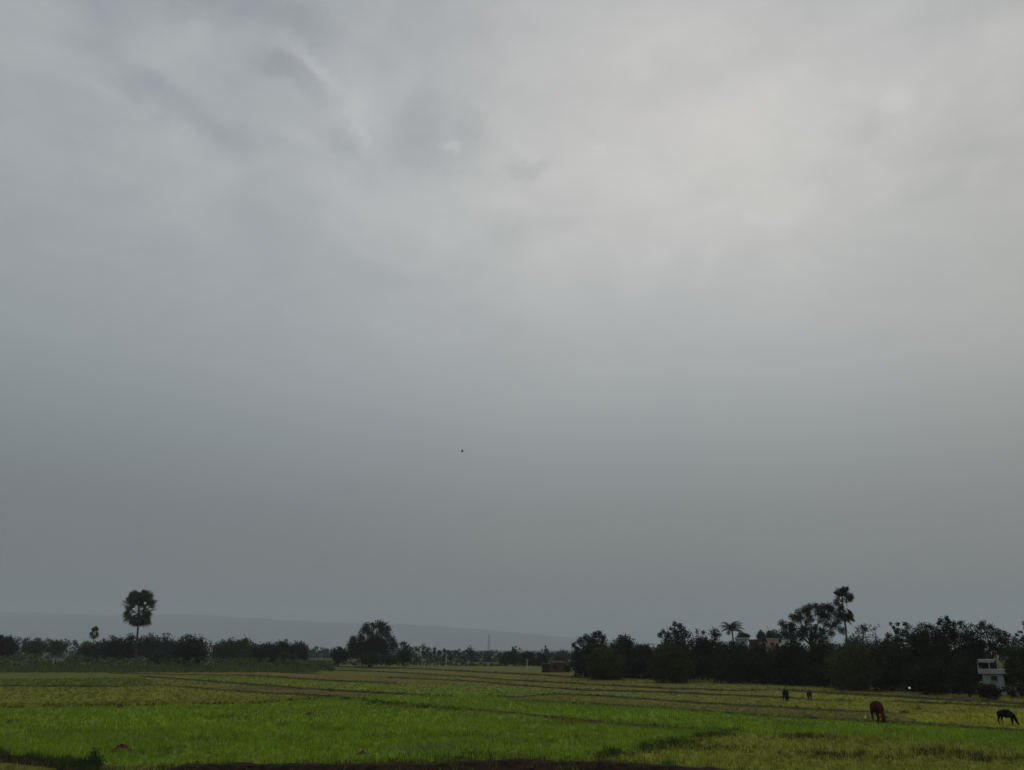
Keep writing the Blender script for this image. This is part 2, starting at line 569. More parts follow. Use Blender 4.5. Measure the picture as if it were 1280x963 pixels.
bp = t.nodes.new('ShaderNodeBump'); bp.inputs['Strength'].default_value = .6; bp.inputs['Distance'].default_value = .12
t.links.new(nz1.outputs[0], bp.inputs['Height']); t.links.new(bp.outputs[0], pb.inputs['Normal'])
tag(link('ground', gme, M_ground, smooth=True), kind='structure')

# hills in the haze, far left to centre
hp = [(-900, 764), (-500, 758), (-250, 768), (-60, 763), (60, 767), (150, 770), (230, 768), (330, 774), (420, 779), (500, 780), (590, 786), (680, 794), (760, 803), (850, 812), (960, 814), (1050, 815)]
hv, hf = [], []
YH = 9000.0
cols_ = []
xs = np.arange(-900, 1051, 6)
hy = np.interp(xs, [p[0] for p in hp], [p[1] for p in hp])
for j, x in enumerate(xs):
    top = at(float(x), float(hy[j]), YH).z + 5 * float(fbm(np.array([x * .03]), np.array([1.0]), 77)[0] - .5)
    xx = at(float(x), 812, YH).x
    for k in range(9):
        tt = k / 8.0
        yy = YH - 700 + 1400 * tt
        zz = max(-2, top * math.sin(math.pi * tt) ** 1.2) + (3 * math.sin(x * .11 + k) if 0 < k < 8 else 0)
        hv.append((xx, yy, zz if 0 < k < 8 else -2))
for j in range(len(xs) - 1):
    for k in range(8):
        a = j * 9 + k
        hf.append((a, a + 9, a + 10, a + 1))
hm = bpy.data.meshes.new('hills')
hm.from_pydata(hv, [], hf)
tag(link('hills', hm, M_hill, smooth=True), kind='structure')

# ------------------------------------------------------------------ bunds (earth banks between the plots)
BUNDS = [
    ([(62, 835), (140, 837), (320, 840), (400, 843)], .22, .5),
    ([(135, 842), (230, 844), (320, 845), (420, 852), (500, 855)], .24, .5),
    ([(175, 846), (260, 852), (320, 857), (420, 864), (510, 869), (560, 872)], .26, .5),
    ([(-120, 859), (0, 858), (100, 859), (170, 859)], .30, .55),
    ([(205, 857), (260, 862), (320, 866), (415, 871), (470, 878), (532, 884), (640, 892), (765, 906), (840, 911), (912, 914)], .17, .45),
    ([(475, 847), (590, 852), (640, 857), (740, 864), (830, 866), (960, 872), (1040, 876)], .22, .5),
    ([(400, 838), (470, 840), (560, 845), (640, 851), (735, 856), (840, 862), (877, 862), (902, 864), (960, 864)], .24, .5),
    ([(360, 832), (510, 836), (600, 841), (700, 846), (780, 851)], .20, .6),
    ([(450, 834), (560, 838), (660, 843), (720, 847)], .2, .5),
    ([(610, 870), (640, 873), (690, 868), (740, 870), (852, 878), (960, 884), (1022, 888), (1130, 892)], .18, .45),
    ([(960, 862), (1032, 867), (1120, 872), (1280, 881), (1400, 888)], .30, .5),
    ([(640, 876), (740, 881), (840, 887), (960, 896), (1072, 902), (1160, 907), (1280, 915), (1420, 925)], .20, .5),
    ([(1100, 877), (1200, 881), (1340, 888)], .16, .5),
    ([(-60, 938), (0, 949), (60, 955), (100, 962), (120, 971)], .2, .6),
    ([(160, 978), (215, 973), (320, 969), (430, 970), (540, 967), (640, 962), (740, 966), (800, 970), (885, 976), (960, 984)], .40, 1.3),
]


def resample(pts, step):
    out = []
    for i in range(len(pts) - 1):
        a, b = pts[i], pts[i + 1]
        n = max(1, int((b - a).length / step))
        for k in range(n):
            out.append(a.lerp(b, k / n))
    out.append(pts[-1])
    return out


bund_paths = []
for bi, (pl, h, w) in enumerate(BUNDS):
    if bi < 13:
        h *= .78
    # smooth path on the ground
    P = [gnd(*p) for p in pl]
    step = .45 if P[0].y < 90 else 1.2
    pts = resample(P, step)
    for _ in range(3):
        pts = [pts[0]] + [(pts[i - 1] + pts[i] * 2 + pts[i + 1]) / 4 for i in range(1, len(pts) - 1)] + [pts[-1]]
    bund_paths.append((pts, h, w))
    vs, fs = [], []
    prof = [(-1.25, -.06), (-.62, .62), (-.3, 1.0), (.3, .95), (.65, .55), (1.25, -.06)]
    for i, p in enumerate(pts):
        d = (pts[min(i + 1, len(pts) - 1)] - pts[max(i - 1, 0)]).normalized()
        nrm = Vector((-d.y, d.x, 0))
        fade = min(1, (i + .3) / 4, (len(pts) - 1 - i + .3) / 4)
        hh = h * fade * (.75 + .5 * float(fbm(np.array([i * .22]), np.array([bi * 3.3]), 19)[0])) * random.uniform(.93, 1.07)
        off = random.uniform(-.1, .1)
        for (u, v) in prof:
            vs.append(p + nrm * (u * w * random.uniform(.92, 1.08) + off * .5) + Vector((0, 0, v * hh + (random.uniform(-.03, .03) if v > 0 else 0))))
    n = len(prof)
    for i in range(len(pts) - 1):
        for k in range(n - 1):
            fs.append((i * n + k, (i + 1) * n + k, (i + 1) * n + k + 1, i * n + k + 1))
    b = MB()
    b.add(vs, fs)
    tag(b.build('field_bund', M_wetmud if bi >= 13 else M_mud), kind='structure')


# ------------------------------------------------------------------ grass and rice blades
def blades(px, py, hgt, col, nb, spread, width, zbase=0.0, lean=.35):
    """nb triangular blades round every tuft point"""
    n = len(px)
    X0 = np.repeat(px, nb) + rng.normal(0, 1, n * nb) * np.repeat(spread, nb) if np.ndim(spread) else np.repeat(px, nb) + rng.normal(0, spread, n * nb)
    Y0 = np.repeat(py, nb) + rng.normal(0, .06 if np.ndim(spread) else spread, n * nb)
    H = np.repeat(hgt, nb) * rng.uniform(.55, 1.25, n * nb)
    C = np.repeat(col, nb, axis=0) * rng.uniform(.55, 1.5, (n * nb, 1)) * (1 + rng.normal(0, .05, (n * nb, 3)))
    zb = np.repeat(zbase, nb) if np.ndim(zbase) else zbase
    a = rng.uniform(0, math.pi, n * nb)
    w = width * rng.uniform(.7, 1.4, n * nb)
    lx, ly = rng.normal(0, lean, n * nb) * H, rng.normal(0, lean, n * nb) * H
    dx, dy = np.cos(a) * w, np.sin(a) * w
    v = np.empty((n * nb, 3, 3))
    v[:, 0] = np.stack([X0 - dx, Y0 - dy, zb - .02 + 0 * H], -1)
    v[:, 1] = np.stack([X0 + dx, Y0 + dy, zb - .02 + 0 * H], -1)
    v[:, 2] = np.stack([X0 + lx, Y0 + ly, zb + H], -1)
    return v.reshape(-1, 3), np.clip(C, 0.002, .6)


def scatter(r0, r1, per_m2):
    area = math.radians(84) / 2 * (r1 * r1 - r0 * r0)
    n = int(area * per_m2)
    r = np.sqrt(rng.uniform(r0 * r0, r1 * r1, n))
    a = rng.uniform(-math.radians(42), math.radians(42), n)
    return r * np.sin(a), r * np.cos(a)


gv, gcol = [], []
for r0, r1, dn, nb, wd in ((31, 62, 13, 5, .0155), (62, 95, 5, 5, .028), (95, 170, 1.5, 6, .045)):
    x, y = scatter(r0, r1, dn)
    c, h, d = field(x, y)
    keep = rng.uniform(0, 1.3, len(x)) < d
    x, y, c, h = x[keep], y[keep], c[keep], h[keep]
    v, cc = blades(x, y, h, c * 1.12, nb, .09, wd)
    gv.append(v)
    gcol.append(cc)
# straw-coloured stalks standing here and there in the green
x, y = scatter(31, 80, 2.2)
k = fbm(x * .12, y * .12, 63) > .47
x, y = x[k], y[k]
v, cc = blades(x, y, np.full(len(x), .34), np.tile(np.array([[.19, .16, .06]]), (len(x), 1)), 3, .1, .011)
gv.append(v); gcol.append(cc)
gv = np.concatenate(gv)
gcol = np.concatenate(gcol)
me = npmesh('paddy_grass', gv, np.arange(len(gv)), gcol, 3)
tag(link('paddy_grass', me, M_grass), 'short green rice and grass blades covering the flat fields', 'grass', kind='stuff')

# weeds along the bunds, tall and dark on some of them
bv, bc = [], []
for bi, (pts, h, w) in enumerate(bund_paths):
    L_ = len(pts)
    per = {13: 45, 14: 60}.get(bi, 8)
    nn = L_ * per
    ii = rng.integers(0, L_, nn)
    # clumpy along the length
    kk = rng.uniform(0, 1, nn) < np.clip(fbm(ii * .35, np.full(nn, bi * 7.0), 90 + bi) * 1.9 - .45, .05, 1)
    ii = ii[kk]
    P = np.array([[p.x, p.y] for p in pts])
    x = P[ii, 0] + rng.normal(0, w * .7, len(ii))
    y = P[ii, 1] + rng.normal(0, w * .55, len(ii))
    dist = np.median(y)
    hh = rng.uniform(.12, .34, len(ii)) * (1.2 if bi == 13 else .9 if bi == 14 else .8)
    c = np.where(rng.uniform(0, 1, (len(ii), 1)) < .6, np.array([[.05, .062, .016]]), np.array([[.16, .18, .035]]))
    if bi == 14:
        y = y + w * .5
    if bi == 13:
        c = np.tile(np.array([[.055, .075, .02]]), (len(ii), 1))
    v, cc = blades(x, y, hh, c, 5, .1, .014 if dist < 70 else .035, h * .6)
    bv.append(v); bc.append(cc)
# the row of dark tufts on the far side of the bright green plot, at left
tp = resample([gnd(-60, 886), gnd(150, 883), gnd(320, 880), gnd(412, 873)], .33)
x = np.array([p.x for p in tp]) + rng.normal(0, .12, len(tp))
y = np.array([p.y for p in tp]) + rng.normal(0, .25, len(tp))
kk = fbm(x * .6, y * 0 + 2, 55) > .36
x, y = x[kk], y[kk]
v, cc = blades(x, y, rng.uniform(.2, .5, len(x)), np.tile(np.array([[.022, .026, .010]]), (len(x), 1)), 16, .11, .02, 0.0)
bv.append(v); bc.append(cc)
# dark weedy patch running diagonally through the near right field
dp = resample([gnd(745, 947), gnd(790, 938), gnd(835, 931), gnd(880, 922), gnd(915, 914)], .12)
for rep in range(5):
    x = np.array([p.x for p in dp]) + rng.normal(0, .35, len(dp))
    y = np.array([p.y for p in dp]) + rng.normal(0, .8, len(dp))
    kk = fbm(x * .8, y * .5, 58) > .42
    v, cc = blades(x[kk], y[kk], rng.uniform(.12, .32, kk.sum()), np.tile(np.array([[.035, .055, .016]]), (int(kk.sum()), 1)), 8, .12, .016)
    bv.append(v); bc.append(cc)
for (cx, cy, n, c_) in [(15, 902, 30, (.05, .035, .02)), (285, 897, 90, (.10, .07, .03)), (495, 921, 60, (.05, .045, .02)), (575, 921, 60, (.07, .04, .025)), (1010, 922, 160, (.07, .045, .02)),
                        (1040, 945, 160, (.06, .06, .018)), (1170, 942, 130, (.06, .04, .018)), (880, 936, 100, (.05, .06, .02)), (360, 907, 60, (.06, .05, .02)), (540, 946, 60, (.04, .045, .02)), (1250, 950, 80, (.04, .06, .02)), (480, 880, 130, (.035, .028, .014)), (505, 882, 120, (.09, .06, .03)), (530, 885, 160, (.028, .024, .012)), (445, 875, 90, (.04, .035, .016)), (570, 888, 80, (.05, .04, .02)), (90, 915, 50, (.10, .07, .03)), (250, 925, 50, (.09, .08, .03)), (700, 905, 60, (.07, .05, .025)), (660, 930, 60, (.08, .07, .03)), (620, 945, 70, (.05, .05, .02)), (370, 925, 60, (.09, .07, .03)), (420, 912, 70, (.05, .05, .02)), (720, 925, 40, (.08, .04, .025)), (990, 905, 60, (.08, .08, .03)), (200, 940, 50, (.08, .07, .03)), (530, 936, 110, (.17, .19, .12)), (560, 931, 60, (.16, .18, .11)), (500, 942, 60, (.15, .17, .10))]:  # the palest clumps at the end are coloured to imitate a water glint
    p = gnd(cx, cy)
    x = p.x + rng.normal(0, 1.3, n)
    y = p.y + rng.normal(0, .9, n)
    v, cc = blades(x, y, rng.uniform(.12, .3, n), np.tile(np.array([c_]), (n, 1)), 6, .1, .015)
    bv.append(v); bc.append(cc)
bv = np.concatenate(bv); bc = np.concatenate(bc)
me = npmesh('bund_weeds', bv, np.arange(len(bv)), bc, 3)
tag(link('bund_weeds', me, M_grass), 'darker weeds and dry tufts growing along the earth banks between the fields, with pale blades standing in for a water glint', 'weeds', kind='stuff')


# ------------------------------------------------------------------ foliage
def leafcloud(lobes, leaf, col, cover=5.5, flat=1.0, shell=.45, lobevar=.22):
    """lobes: (centre, radius); many small leaf faces through every lobe"""
    VV, CC = [], []
    for c, r in lobes:
        n = int(cover * math.pi * r * r / (leaf * leaf)) + 8
        d = rng.normal(size=(n, 3))
        d /= np.linalg.norm(d, axis=1)[:, None]
        # lumpy outline
        bump = 1 + .22 * np.sin(d[:, 0] * 5 + c[0] * 3) * np.sin(d[:, 2] * 6 + c[2]) + .12 * np.sin(d[:, 1] * 11 + c[1])
        rr = r * bump * rng.uniform(0, 1, n) ** shell * rng.uniform(.88, 1.12, n)
        p = np.array(c)[None] + d * rr[:, None] * np.array([1, 1, flat])
        a = rng.normal(size=(n, 3)); a /= np.linalg.norm(a, axis=1)[:, None]
        b = np.cross(a, rng.normal(size=(n, 3))); b /= np.linalg.norm(b, axis=1)[:, None]
        s = leaf * rng.uniform(.5, 1.15, n)[:, None]
        q = np.stack([p - a * s * .62, p + b * s * .34, p + a * s * .62, p - b * s * .34], 1)
        VV.append(q.reshape(-1, 3))
        lv = 1 + random.uniform(-lobevar, lobevar)
        cc = np.array(col)[None] * lv * rng.uniform(.6, 1.4, (n, 1)) * (1 + rng.normal(0, .06, (n, 3)))
        CC.append(np.clip(cc, .002, .5))
    V_ = np.concatenate(VV)
    V_[:, 2] = np.maximum(V_[:, 2], 0.02)
    return V_, np.concatenate(CC)


def autolobes(cx, top, w, bot, Y, n=16, rs=.2):
    """lobes filling a dome whose outline is given in photo pixels"""
    k = mpp(Y)
    out = []
    hpx = bot - top
    W_ = w / 2.0
    for i in range(n):
        for _ in range(30):
            u, v = random.uniform(-1, 1), random.uniform(0, 1)
            lim = math.sqrt(max(0, 1 - (1 - v) ** 1.5)) if v < .6 else 1 - (v - .6) * .45
            if abs(u) < lim:
                break
        r = random.uniform(.85, 1.35) * rs * w
        r = min(r, hpx * .33)
        px = cx + u * (W_ - r * .6)
        py = top + r * .95 + v * (hpx - 1.6 * r)
        c = at(px, py, Y)
        c.y += random.uniform(-1, 1) * (W_ - r * .5) * k * math.sqrt(max(0.05, 1 - u * u))
        out.append((c, r * k))
    for i in range(7):      # broad inner masses
        u = random.uniform(-.55, .55)
        r = min(random.uniform(.28, .37) * w, hpx * .38)
        v = random.uniform(.15, 1)
        c = at(cx + u * W_, top + r * 1.15 + v * max(0, hpx - 2.1 * r), Y)
        c.y += random.uniform(-.4, .4) * W_ * k
        out.append((c, r * k))
    for i in range(max(3, n // 4)):     # small lobes that break the outline
        u = random.uniform(-.95, .95)
        r = random.uniform(.35, .6) * rs * w
        py = top + (1 - math.sqrt(1 - u * u * .9)) * hpx * .75 + r * random.uniform(.9, 1.9)
        c = at(cx + u * W_ * .92, py, Y)
        c.y += random.uniform(-.5, .5) * W_ * k
        out.append((c, r * k))
    return out


def trunk_mesh(base, lobes, r0, forks=7, lean=0.0):
    b = MB()
    cs = sorted(lobes, key=lambda q: -q[1])
    cen = sum((Vector(c) for c, _ in lobes), Vector()) / len(lobes)
    zmin = min(c.z - r for c, r in lobes)
    fork = Vector((base.x * .6 + cen.x * .4, base.y * .6 + cen.y * .4, max(zmin, cen.z * .35, .4)))
    b.tube([base - Vector((0, 0, .15)), base.lerp(fork, .5) + Vector((random.uniform(-.1, .1), 0, 0)), fork], [r0 * 1.3, r0, r0 * .8], 8)
    cl = [Vector(c) for c, r in lobes]
    ng = max(3, min(7, len(cl) // 5))
    cen_ = [cl[int(i * len(cl) / ng)].copy() for i in range(ng)]
    for _ in range(5):
        grp = [[] for _ in range(ng)]
        for c in cl:
            grp[min(range(ng), key=lambda g_: (c - cen_[g_]).length)].append(c)
        cen_ = [sum(g_, Vector()) / len(g_) if g_ else cen_[i] for i, g_ in enumerate(grp)]
    for g_, ce in zip(grp, cen_):
        if not g_:
            continue
        elbow = fork.lerp(ce, .45) + Vector((random.uniform(-.3, .3), random.uniform(-.3, .3), random.uniform(0, .4)))
        knee = fork.lerp(ce, .8) + Vector((random.uniform(-.2, .2), 0, random.uniform(-.1, .2)))
        b.tube([fork, elbow, knee], [r0 * .6, r0 * .42, r0 * .28], 6)
        for c in g_:
            md = knee.lerp(c, .5) + Vector((random.uniform(-.2, .2), random.uniform(-.2, .2), random.uniform(0, .25)))
            b.tube([knee, md, c], [r0 * .24, r0 * .15, r0 * .05], 4)
    return b


LEAF = {'dark': (.022, .027, .015), 'mid': (.040, .054, .022), 'olive': (.052, .062, .022), 'light': (.062, .078, .030), 'blue': (.032, .044, .028)}


def tree(name, label, Y, base_px, lobes, tone='dark', leaf=None, cover=5.5, cat='tree', r0=None, group=None, shell=.45, forks=7, base_y=0.0, grow=1.0):
    b0 = at(base_px, 812, Y)
    base = Vector((b0.x, Y, base_y))
    root = empty(name, base, label, cat, group)
    leaf = leaf or max(.13, mpp(Y) * 1.9)
    L3 = [(Vector(c), r * grow) for c, r in lobes]
    V_, C_ = leafcloud(L3, leaf, LEAF[tone], cover, shell=shell)
    V_ = V_ - np.array([base.x, base.y, base.z])
    nF = len(V_) // 4
    me = npmesh('crown', V_, np.arange(nF * 4), C_)
    link('crown', me, M_leaf, root)
    size = max(c.z for c, r in L3)
    tb = trunk_mesh(base, L3, r0 or max(.06, size * .022), forks)
    tb.v = [(v[0] - base.x, v[1] - base.y, v[2] - base.z) for v in tb.v]
    tb.build('trunk', M_bark, root, True)
    return root


def plob(lst, Y, depth=.9, fill=True):
    """explicit outline lobes in photo px -> 3-D, each with a companion at another depth"""
    k = mpp(Y)
    out = []
    ylo = min(q_[1] for q_ in lst) * .65 + max(q_[1] for q_ in lst) * .35
    for (x, y, r) in lst:
        c = at(x, y, Y)
        c.y += random.uniform(-1, 1) * r * k * depth
        out.append((c, r * k))
        c2 = at(x + random.uniform(-1, 1) * r * .3, y + random.uniform(0, .35) * r, Y)
        c2.y += random.choice((-1, 1)) * r * k * random.uniform(.9, 1.8)
        out.append((c2, r * k * .85))
        if fill and y + 1.2 * r < max(q_[1] for q_ in lst) and y > ylo:
            c3 = at(x + random.uniform(-1, 1) * r * .5, y + r * 1.3, Y)
            c3.y += random.uniform(-1, 1) * r * k
            out.append((c3, r * k * 1.35))
    return out


G_L = 'trees and bushes along the far left edge of the fields'
G_C = 'trees at the far middle of the fields'
G_R = 'trees of the dark grove at right'

def T(label, Y, cx, top, w, bot, tone='dark', n=16, rs=.2, name='tree', group=None, cat='tree', cover=3.8, **kw):
    if group == G_R:
        kw.setdefault('grow', 1.1)
        n += 4
    return tree(name, label, Y, cx, autolobes(cx, top, w, bot, Y, n, rs), tone, cat=cat, group=group, cover=cover, **kw)

# ---- left row (about 250 m away)
T('dark round bush cut by the left edge of the photo', 235, 2, 793, 40, 824, 'dark', 16, .2, 'bush', G_L, 'bush')
T('low wide tree just right of the dark bush at the left edge', 300, 47, 799, 38, 818, 'mid', 16, .17, 'tree', G_L)
T('small flat-topped tree right of the low wide tree, before the blue far wood', 300, 72, 800, 24, 818, 'mid', 12, .2, 'tree', G_L)
T('low dark bush below the small fan palm', 250, 113, 800, 34, 826, 'mid', 14, .2, 'bush', G_L, 'bush')
T('dark bushy tree between the small fan palm and the tall fan palm', 245, 140, 792, 32, 827, 'dark', 16, .2, 'tree', G_L)
T('dark tree wrapped round the foot of the tall fan palm, on its left side', 240, 162, 789, 28, 828, 'dark', 16, .22, 'tree', G_L)
T('dark tree directly right of the tall fan palm trunk', 255, 188, 790, 34, 827, 'blue', 16, .2, 'tree', G_L)
T('narrow-topped tree between the tall fan palm and the big round black bush', 262, 209, 788, 24, 827, 'blue', 14, .2, 'tree', G_L)
T('big round black bush right of the tall fan palm, darkest of the left row', 215, 237, 792, 48, 831, 'dark', 20, .19, 'bush', G_L, 'bush')
T('low shrub at the foot of the trees right of the tall fan palm', 225, 198, 812, 30, 831, 'mid', 12, .22, 'shrub', G_L, 'shrub')
T('broad grey-green tree right of the big round black bush', 262, 286, 797, 48, 826, 'mid', 20, .17, 'tree', G_L)
T('rounded green tree left of the gap-toothed row, behind the broad grey-green tree', 285, 306, 796, 30, 826, 'olive', 16, .19, 'tree', G_L)
T('dark spreading tree with ragged twiggy top near the right end of the left row', 240, 334, 801, 42, 828, 'dark', 18, .18, 'tree', G_L)
T('tallest crown near the right end of the left row', 252, 354, 797, 24, 826, 'dark', 14, .2, 'tree', G_L)
T('dark dome-shaped tree ending the left row on its right side', 248, 373, 800, 28, 827, 'dark', 16, .2, 'tree', G_L)
T('low rounded shrub in front of the right end of the left row', 225, 360, 812, 30, 831, 'mid', 12, .22, 'shrub', G_L, 'shrub')

# ---- the lone big tree and its neighbours, centre left
T('low dark bush left of the lone big many-lobed tree', 250, 425, 808, 24, 829, 'dark', 14, .22, 'bush', G_C, 'bush')
tree('tree', 'lone big tree with a many-lobed crown and sky gaps, centre left of the fields', 240, 463,
     plob([(441, 799, 5), (446, 804, 6), (439, 808, 6), (451, 795, 5), (456, 788, 5), (459, 783, 5), (467, 782, 5), (463, 790, 6), (474, 780, 5), (481, 782, 5.5), (485, 788, 5), (485, 794, 4.5),
           (475, 788, 6), (470, 796, 7), (462, 801, 7), (480, 801, 7), (490, 799, 4), (493, 805, 5.5), (454, 808, 9), (470, 810, 10), (484, 811, 9), (445, 815, 9), (460, 819, 8), (478, 820, 8)], 240), 'dark', grow=1.12, group=G_C, cover=5.5)
T('small round-topped tree touching the right side of the lone big tree', 240, 506, 801, 20, 830, 'dark', 16, .2, 'tree', G_C)
T('grey-green shrub under the lone big tree', 228, 464, 813, 32, 831, 'mid', 14, .2, 'shrub', G_C, 'shrub')
T('pale low shrub at the right foot of the lone big tree', 226, 488, 817, 20, 831, 'mid', 10, .22, 'shrub', G_C, 'shrub')
# ---- far middle
T('small spiky-topped tree standing out of the far wood just left of the lattice mast', 420, 588, 806, 12, 826, 'blue', 10, .2, 'tree', G_C)
T('round dark bush right of the lattice mast', 290, 633, 812, 18, 835, 'dark', 14, .2, 'bush', G_C, 'bush')
T('ragged tree with feathery top between lattice mast and brick hut', 290, 645, 806, 20, 836, 'blue', 16, .18, 'tree', G_C)
T('dark tree directly behind the white post with the cross bar', 275, 660, 812, 24, 838, 'dark', 16, .2, 'tree', G_C)
T('dark tree on the left side of the brick hut', 262, 676, 815, 20, 838, 'dark', 14, .2, 'tree', G_C)
T('tall bluish tree with narrow dome rising behind the brick hut', 420, 682, 806, 13, 832, 'blue', 14, .2, 'tree', G_C)
T('wide bluish tree behind the right side of the brick hut', 360, 702, 812, 24, 832, 'blue', 16, .19, 'tree', G_C)
T('grey bush rising behind the brick hut roof', 197, 698, 820, 24, 838, 'mid', 14, .22, 'bush', G_C, 'bush', base_y=0)
T('small dark bush against the right wall of the brick hut', 187, 710, 828, 9, 841, 'dark', 10, .22, 'bush', G_C, 'bush')
T('hazy tree in the gap between brick hut and grove', 330, 716, 814, 14, 836, 'blue', 12, .22, 'tree', G_C)

# ---- right grove (95 to 180 m away), left to right
tree('tree', 'leftmost tree of the grove, stepped lobes falling towards the brick hut', 158, 740,
     plob([(718, 807, 3.2), (722, 812, 4), (726, 801, 5), (732, 797, 5), (737, 801, 6), (744, 794, 4.5), (749, 792, 4), (753, 797, 5), (745, 803, 7), (733, 810, 8), (727, 820, 8), (742, 816, 9),
           (755, 808, 8), (750, 822, 9), (732, 832, 8), (745, 836, 8), (724, 836, 6)], 158), 'dark', grow=1.14, group=G_R)
T('second crown from the left end of the grove, flat rounded top', 162, 779, 793, 44, 846, 'dark', 24, .17, 'tree', G_R)
T('olive bushy tree in front of the left end of the grove', 145, 757, 807, 50, 850, 'olive', 40, .115, 'tree', G_R, cover=5)
T('low crown in the dip of the grove between flat top and small peak', 158, 808, 799, 36, 848, 'dark', 20, .18, 'tree', G_R)
tree('tree', 'tree with a small dark peak above the left half of the grove', 150, 845,
     plob([(844, 780, 3.2), (849, 783, 4), (853, 787, 4), (838, 786, 2.6), (844, 789, 4.5), (829, 790, 3), (825, 794, 3.5), (834, 794, 5), (847, 796, 8), (858, 793, 6), (836, 804, 9), (852, 808, 10),
           (840, 820, 10), (857, 824, 10), (846, 838, 9)], 150), 'dark', grow=1.14, group=G_R)
T('olive-green bushy tree low in the grove beneath the small peak', 132, 838, 804, 54, 855, 'olive', 40, .115, 'tree', G_R, cover=5)
T('even-topped tree right of the small peak', 148, 876, 785, 36, 850, 'dark', 22, .18, 'tree', G_R)
T('twiggy-topped tree left of the coconut palm', 146, 894, 785, 26, 850, 'dark', 18, .2, 'tree', G_R)
T('low dark tree in front of the coconut palm', 140, 918, 800, 50, 854, 'dark', 24, .18, 'tree', G_R)
T('small bluish crown just right of the coconut palm', 196, 929, 790, 16, 800, 'blue', 10, .25, 'tree', G_R)
T('narrow bluish tree standing behind the terracotta house', 235, 951, 787, 11, 806, 'blue', 12, .22, 'tree', G_R)
T('wide bluish dome tree behind the peach house', 235, 966, 786, 22, 806, 'blue', 16, .2, 'tree', G_R)
T('dark tree below the terracotta and peach houses', 134, 953, 803, 46, 856, 'dark', 22, .19, 'tree', G_R)
tree('tree', 'big spreading tree with open lacy crown left of the right fan palm', 128, 1012,
     plob([(978, 779, 3.2), (982, 783, 4.5), (989, 781, 4), (992, 786, 4), (990, 771, 3.5), (995, 774, 4), (999, 766, 4), (1001, 772, 4), (1007, 762, 4.5), (1013, 759, 4), (1012, 767, 4.5), (1020, 759, 4),
           (1027, 760, 4.5), (1034, 759, 4.5), (1041, 763, 4.5), (1021, 767, 4), (1030, 768, 4.5), (1038, 771, 4.5), (1047, 769, 4.5), (1049, 777, 4), (1008, 778, 3.6), (1015, 774, 3), (1027, 776, 3.4), (1034, 780, 3.6),
           (1042, 781, 3.4), (1020, 785, 3.6), (1011, 786, 4), (1029, 788, 4), (1001, 786, 4.2), (1040, 791, 3.6), (1051, 788, 4), (1003, 794, 6), (1016, 794, 5), (990, 795, 7), (1030, 798, 6), (980, 793, 5)], 128, .7, False),
     'dark', leaf=.19, group=G_R, cover=5.2, grow=1.48, r0=.26, forks=24)
T('dark lower tree filling the grove under the lacy crown, left part', 124, 990, 798, 52, 860, 'dark', 26, .18, 'tree', G_R)
T('dark lower tree filling the grove under the lacy crown, right part', 124, 1030, 797, 52, 861, 'dark', 26, .18, 'tree', G_R)
T('dark green tree directly right of the right fan palm, sloping down rightwards', 132, 1076, 780, 46, 860, 'blue', 24, .18, 'tree', G_R)
T('lighter olive round tree at the field edge below the right fan palm', 108, 1066, 802, 58, 863, 'light', 46, .11, 'tree', G_R, cover=5)
T('dark tree in the saddle right of the olive round tree', 120, 1102, 796, 36, 862, 'dark', 20, .19, 'tree', G_R)
tree('tree', 'ragged tree with twiggy antler top left of the highest part of the right grove', 112, 1127,
     plob([(1113, 780, 1.6), (1117, 784, 2.2), (1122, 780, 2.6), (1130, 780, 3), (1136, 784, 3.5), (1121, 789, 4), (1112, 794, 4), (1133, 791, 5), (1124, 799, 7), (1139, 800, 8), (1114, 806, 7),
           (1128, 812, 9), (1141, 818, 9), (1118, 822, 9), (1132, 832, 10), (1122, 844, 9), (1140, 846, 9)], 112), 'dark', grow=1.14, group=G_R)
T('dark tree with bumpy top left of the highest crown of the right grove', 108, 1156, 776, 44, 862, 'dark', 26, .18, 'tree', G_R)
tree('tree', 'highest crown of the right grove with a small tuft on top', 104, 1184,
     plob([(1182, 773, 3), (1177, 776, 3.5), (1187, 777, 3.5), (1172, 779, 3), (1183, 783, 6), (1194, 780, 4), (1201, 779, 3.5), (1192, 790, 8), (1175, 790, 8), (1206, 784, 4), (1184, 803, 11), (1200, 798, 9),
           (1170, 806, 9), (1178, 822, 11), (1195, 820, 11), (1186, 838, 11), (1170, 846, 10), (1203, 840, 9)], 104), 'dark', grow=1.14, group=G_R)
T('dark crown between the highest crown and the white house', 104, 1214, 779, 34, 858, 'dark', 22, .2, 'tree', G_R)
tree('tree', 'tree arching over the roof of the white house', 104, 1232,
     plob([(1231, 779, 4), (1237, 784, 5), (1226, 784, 5), (1244, 790, 6), (1231, 793, 8), (1254, 793, 5), (1248, 801, 8), (1235, 806, 8), (1262, 800, 7), (1222, 805, 8), (1244, 814, 6), (1258, 812, 7), (1229, 817, 6),
           (1219, 819, 7)], 104, .9, False), 'dark', group=G_R, forks=20)
T('dark tree covering the left wall of the white house', 92, 1203, 818, 32, 867, 'dark', 22, .2, 'tree', G_R)
T('dark tree at the right edge of the photo, right of the white house', 97, 1275, 796, 34, 868, 'mid', 22, .2, 'tree', G_R)
tree('tree', 'thin-topped tree leaning in from the right edge of the photo above the white house', 98, 1287,
     plob([(1281, 779, 3), (1276, 790, 2.2), (1287, 785, 5), (1271, 794, 2), (1290, 795, 7), (1282, 799, 5), (1296, 810, 9), (1288, 820, 9), (1292, 838, 9)], 98), 'dark', group=G_R)
T('low bush in front of the foot of the white house', 88, 1236, 854, 26, 872, 'dark', 14, .2, 'bush', G_R, 'bush')
T('olive young tree low in front of the right grove, below its highest crown', 98, 1160, 824, 44, 866, 'dark', 20, .19, 'tree', G_R)


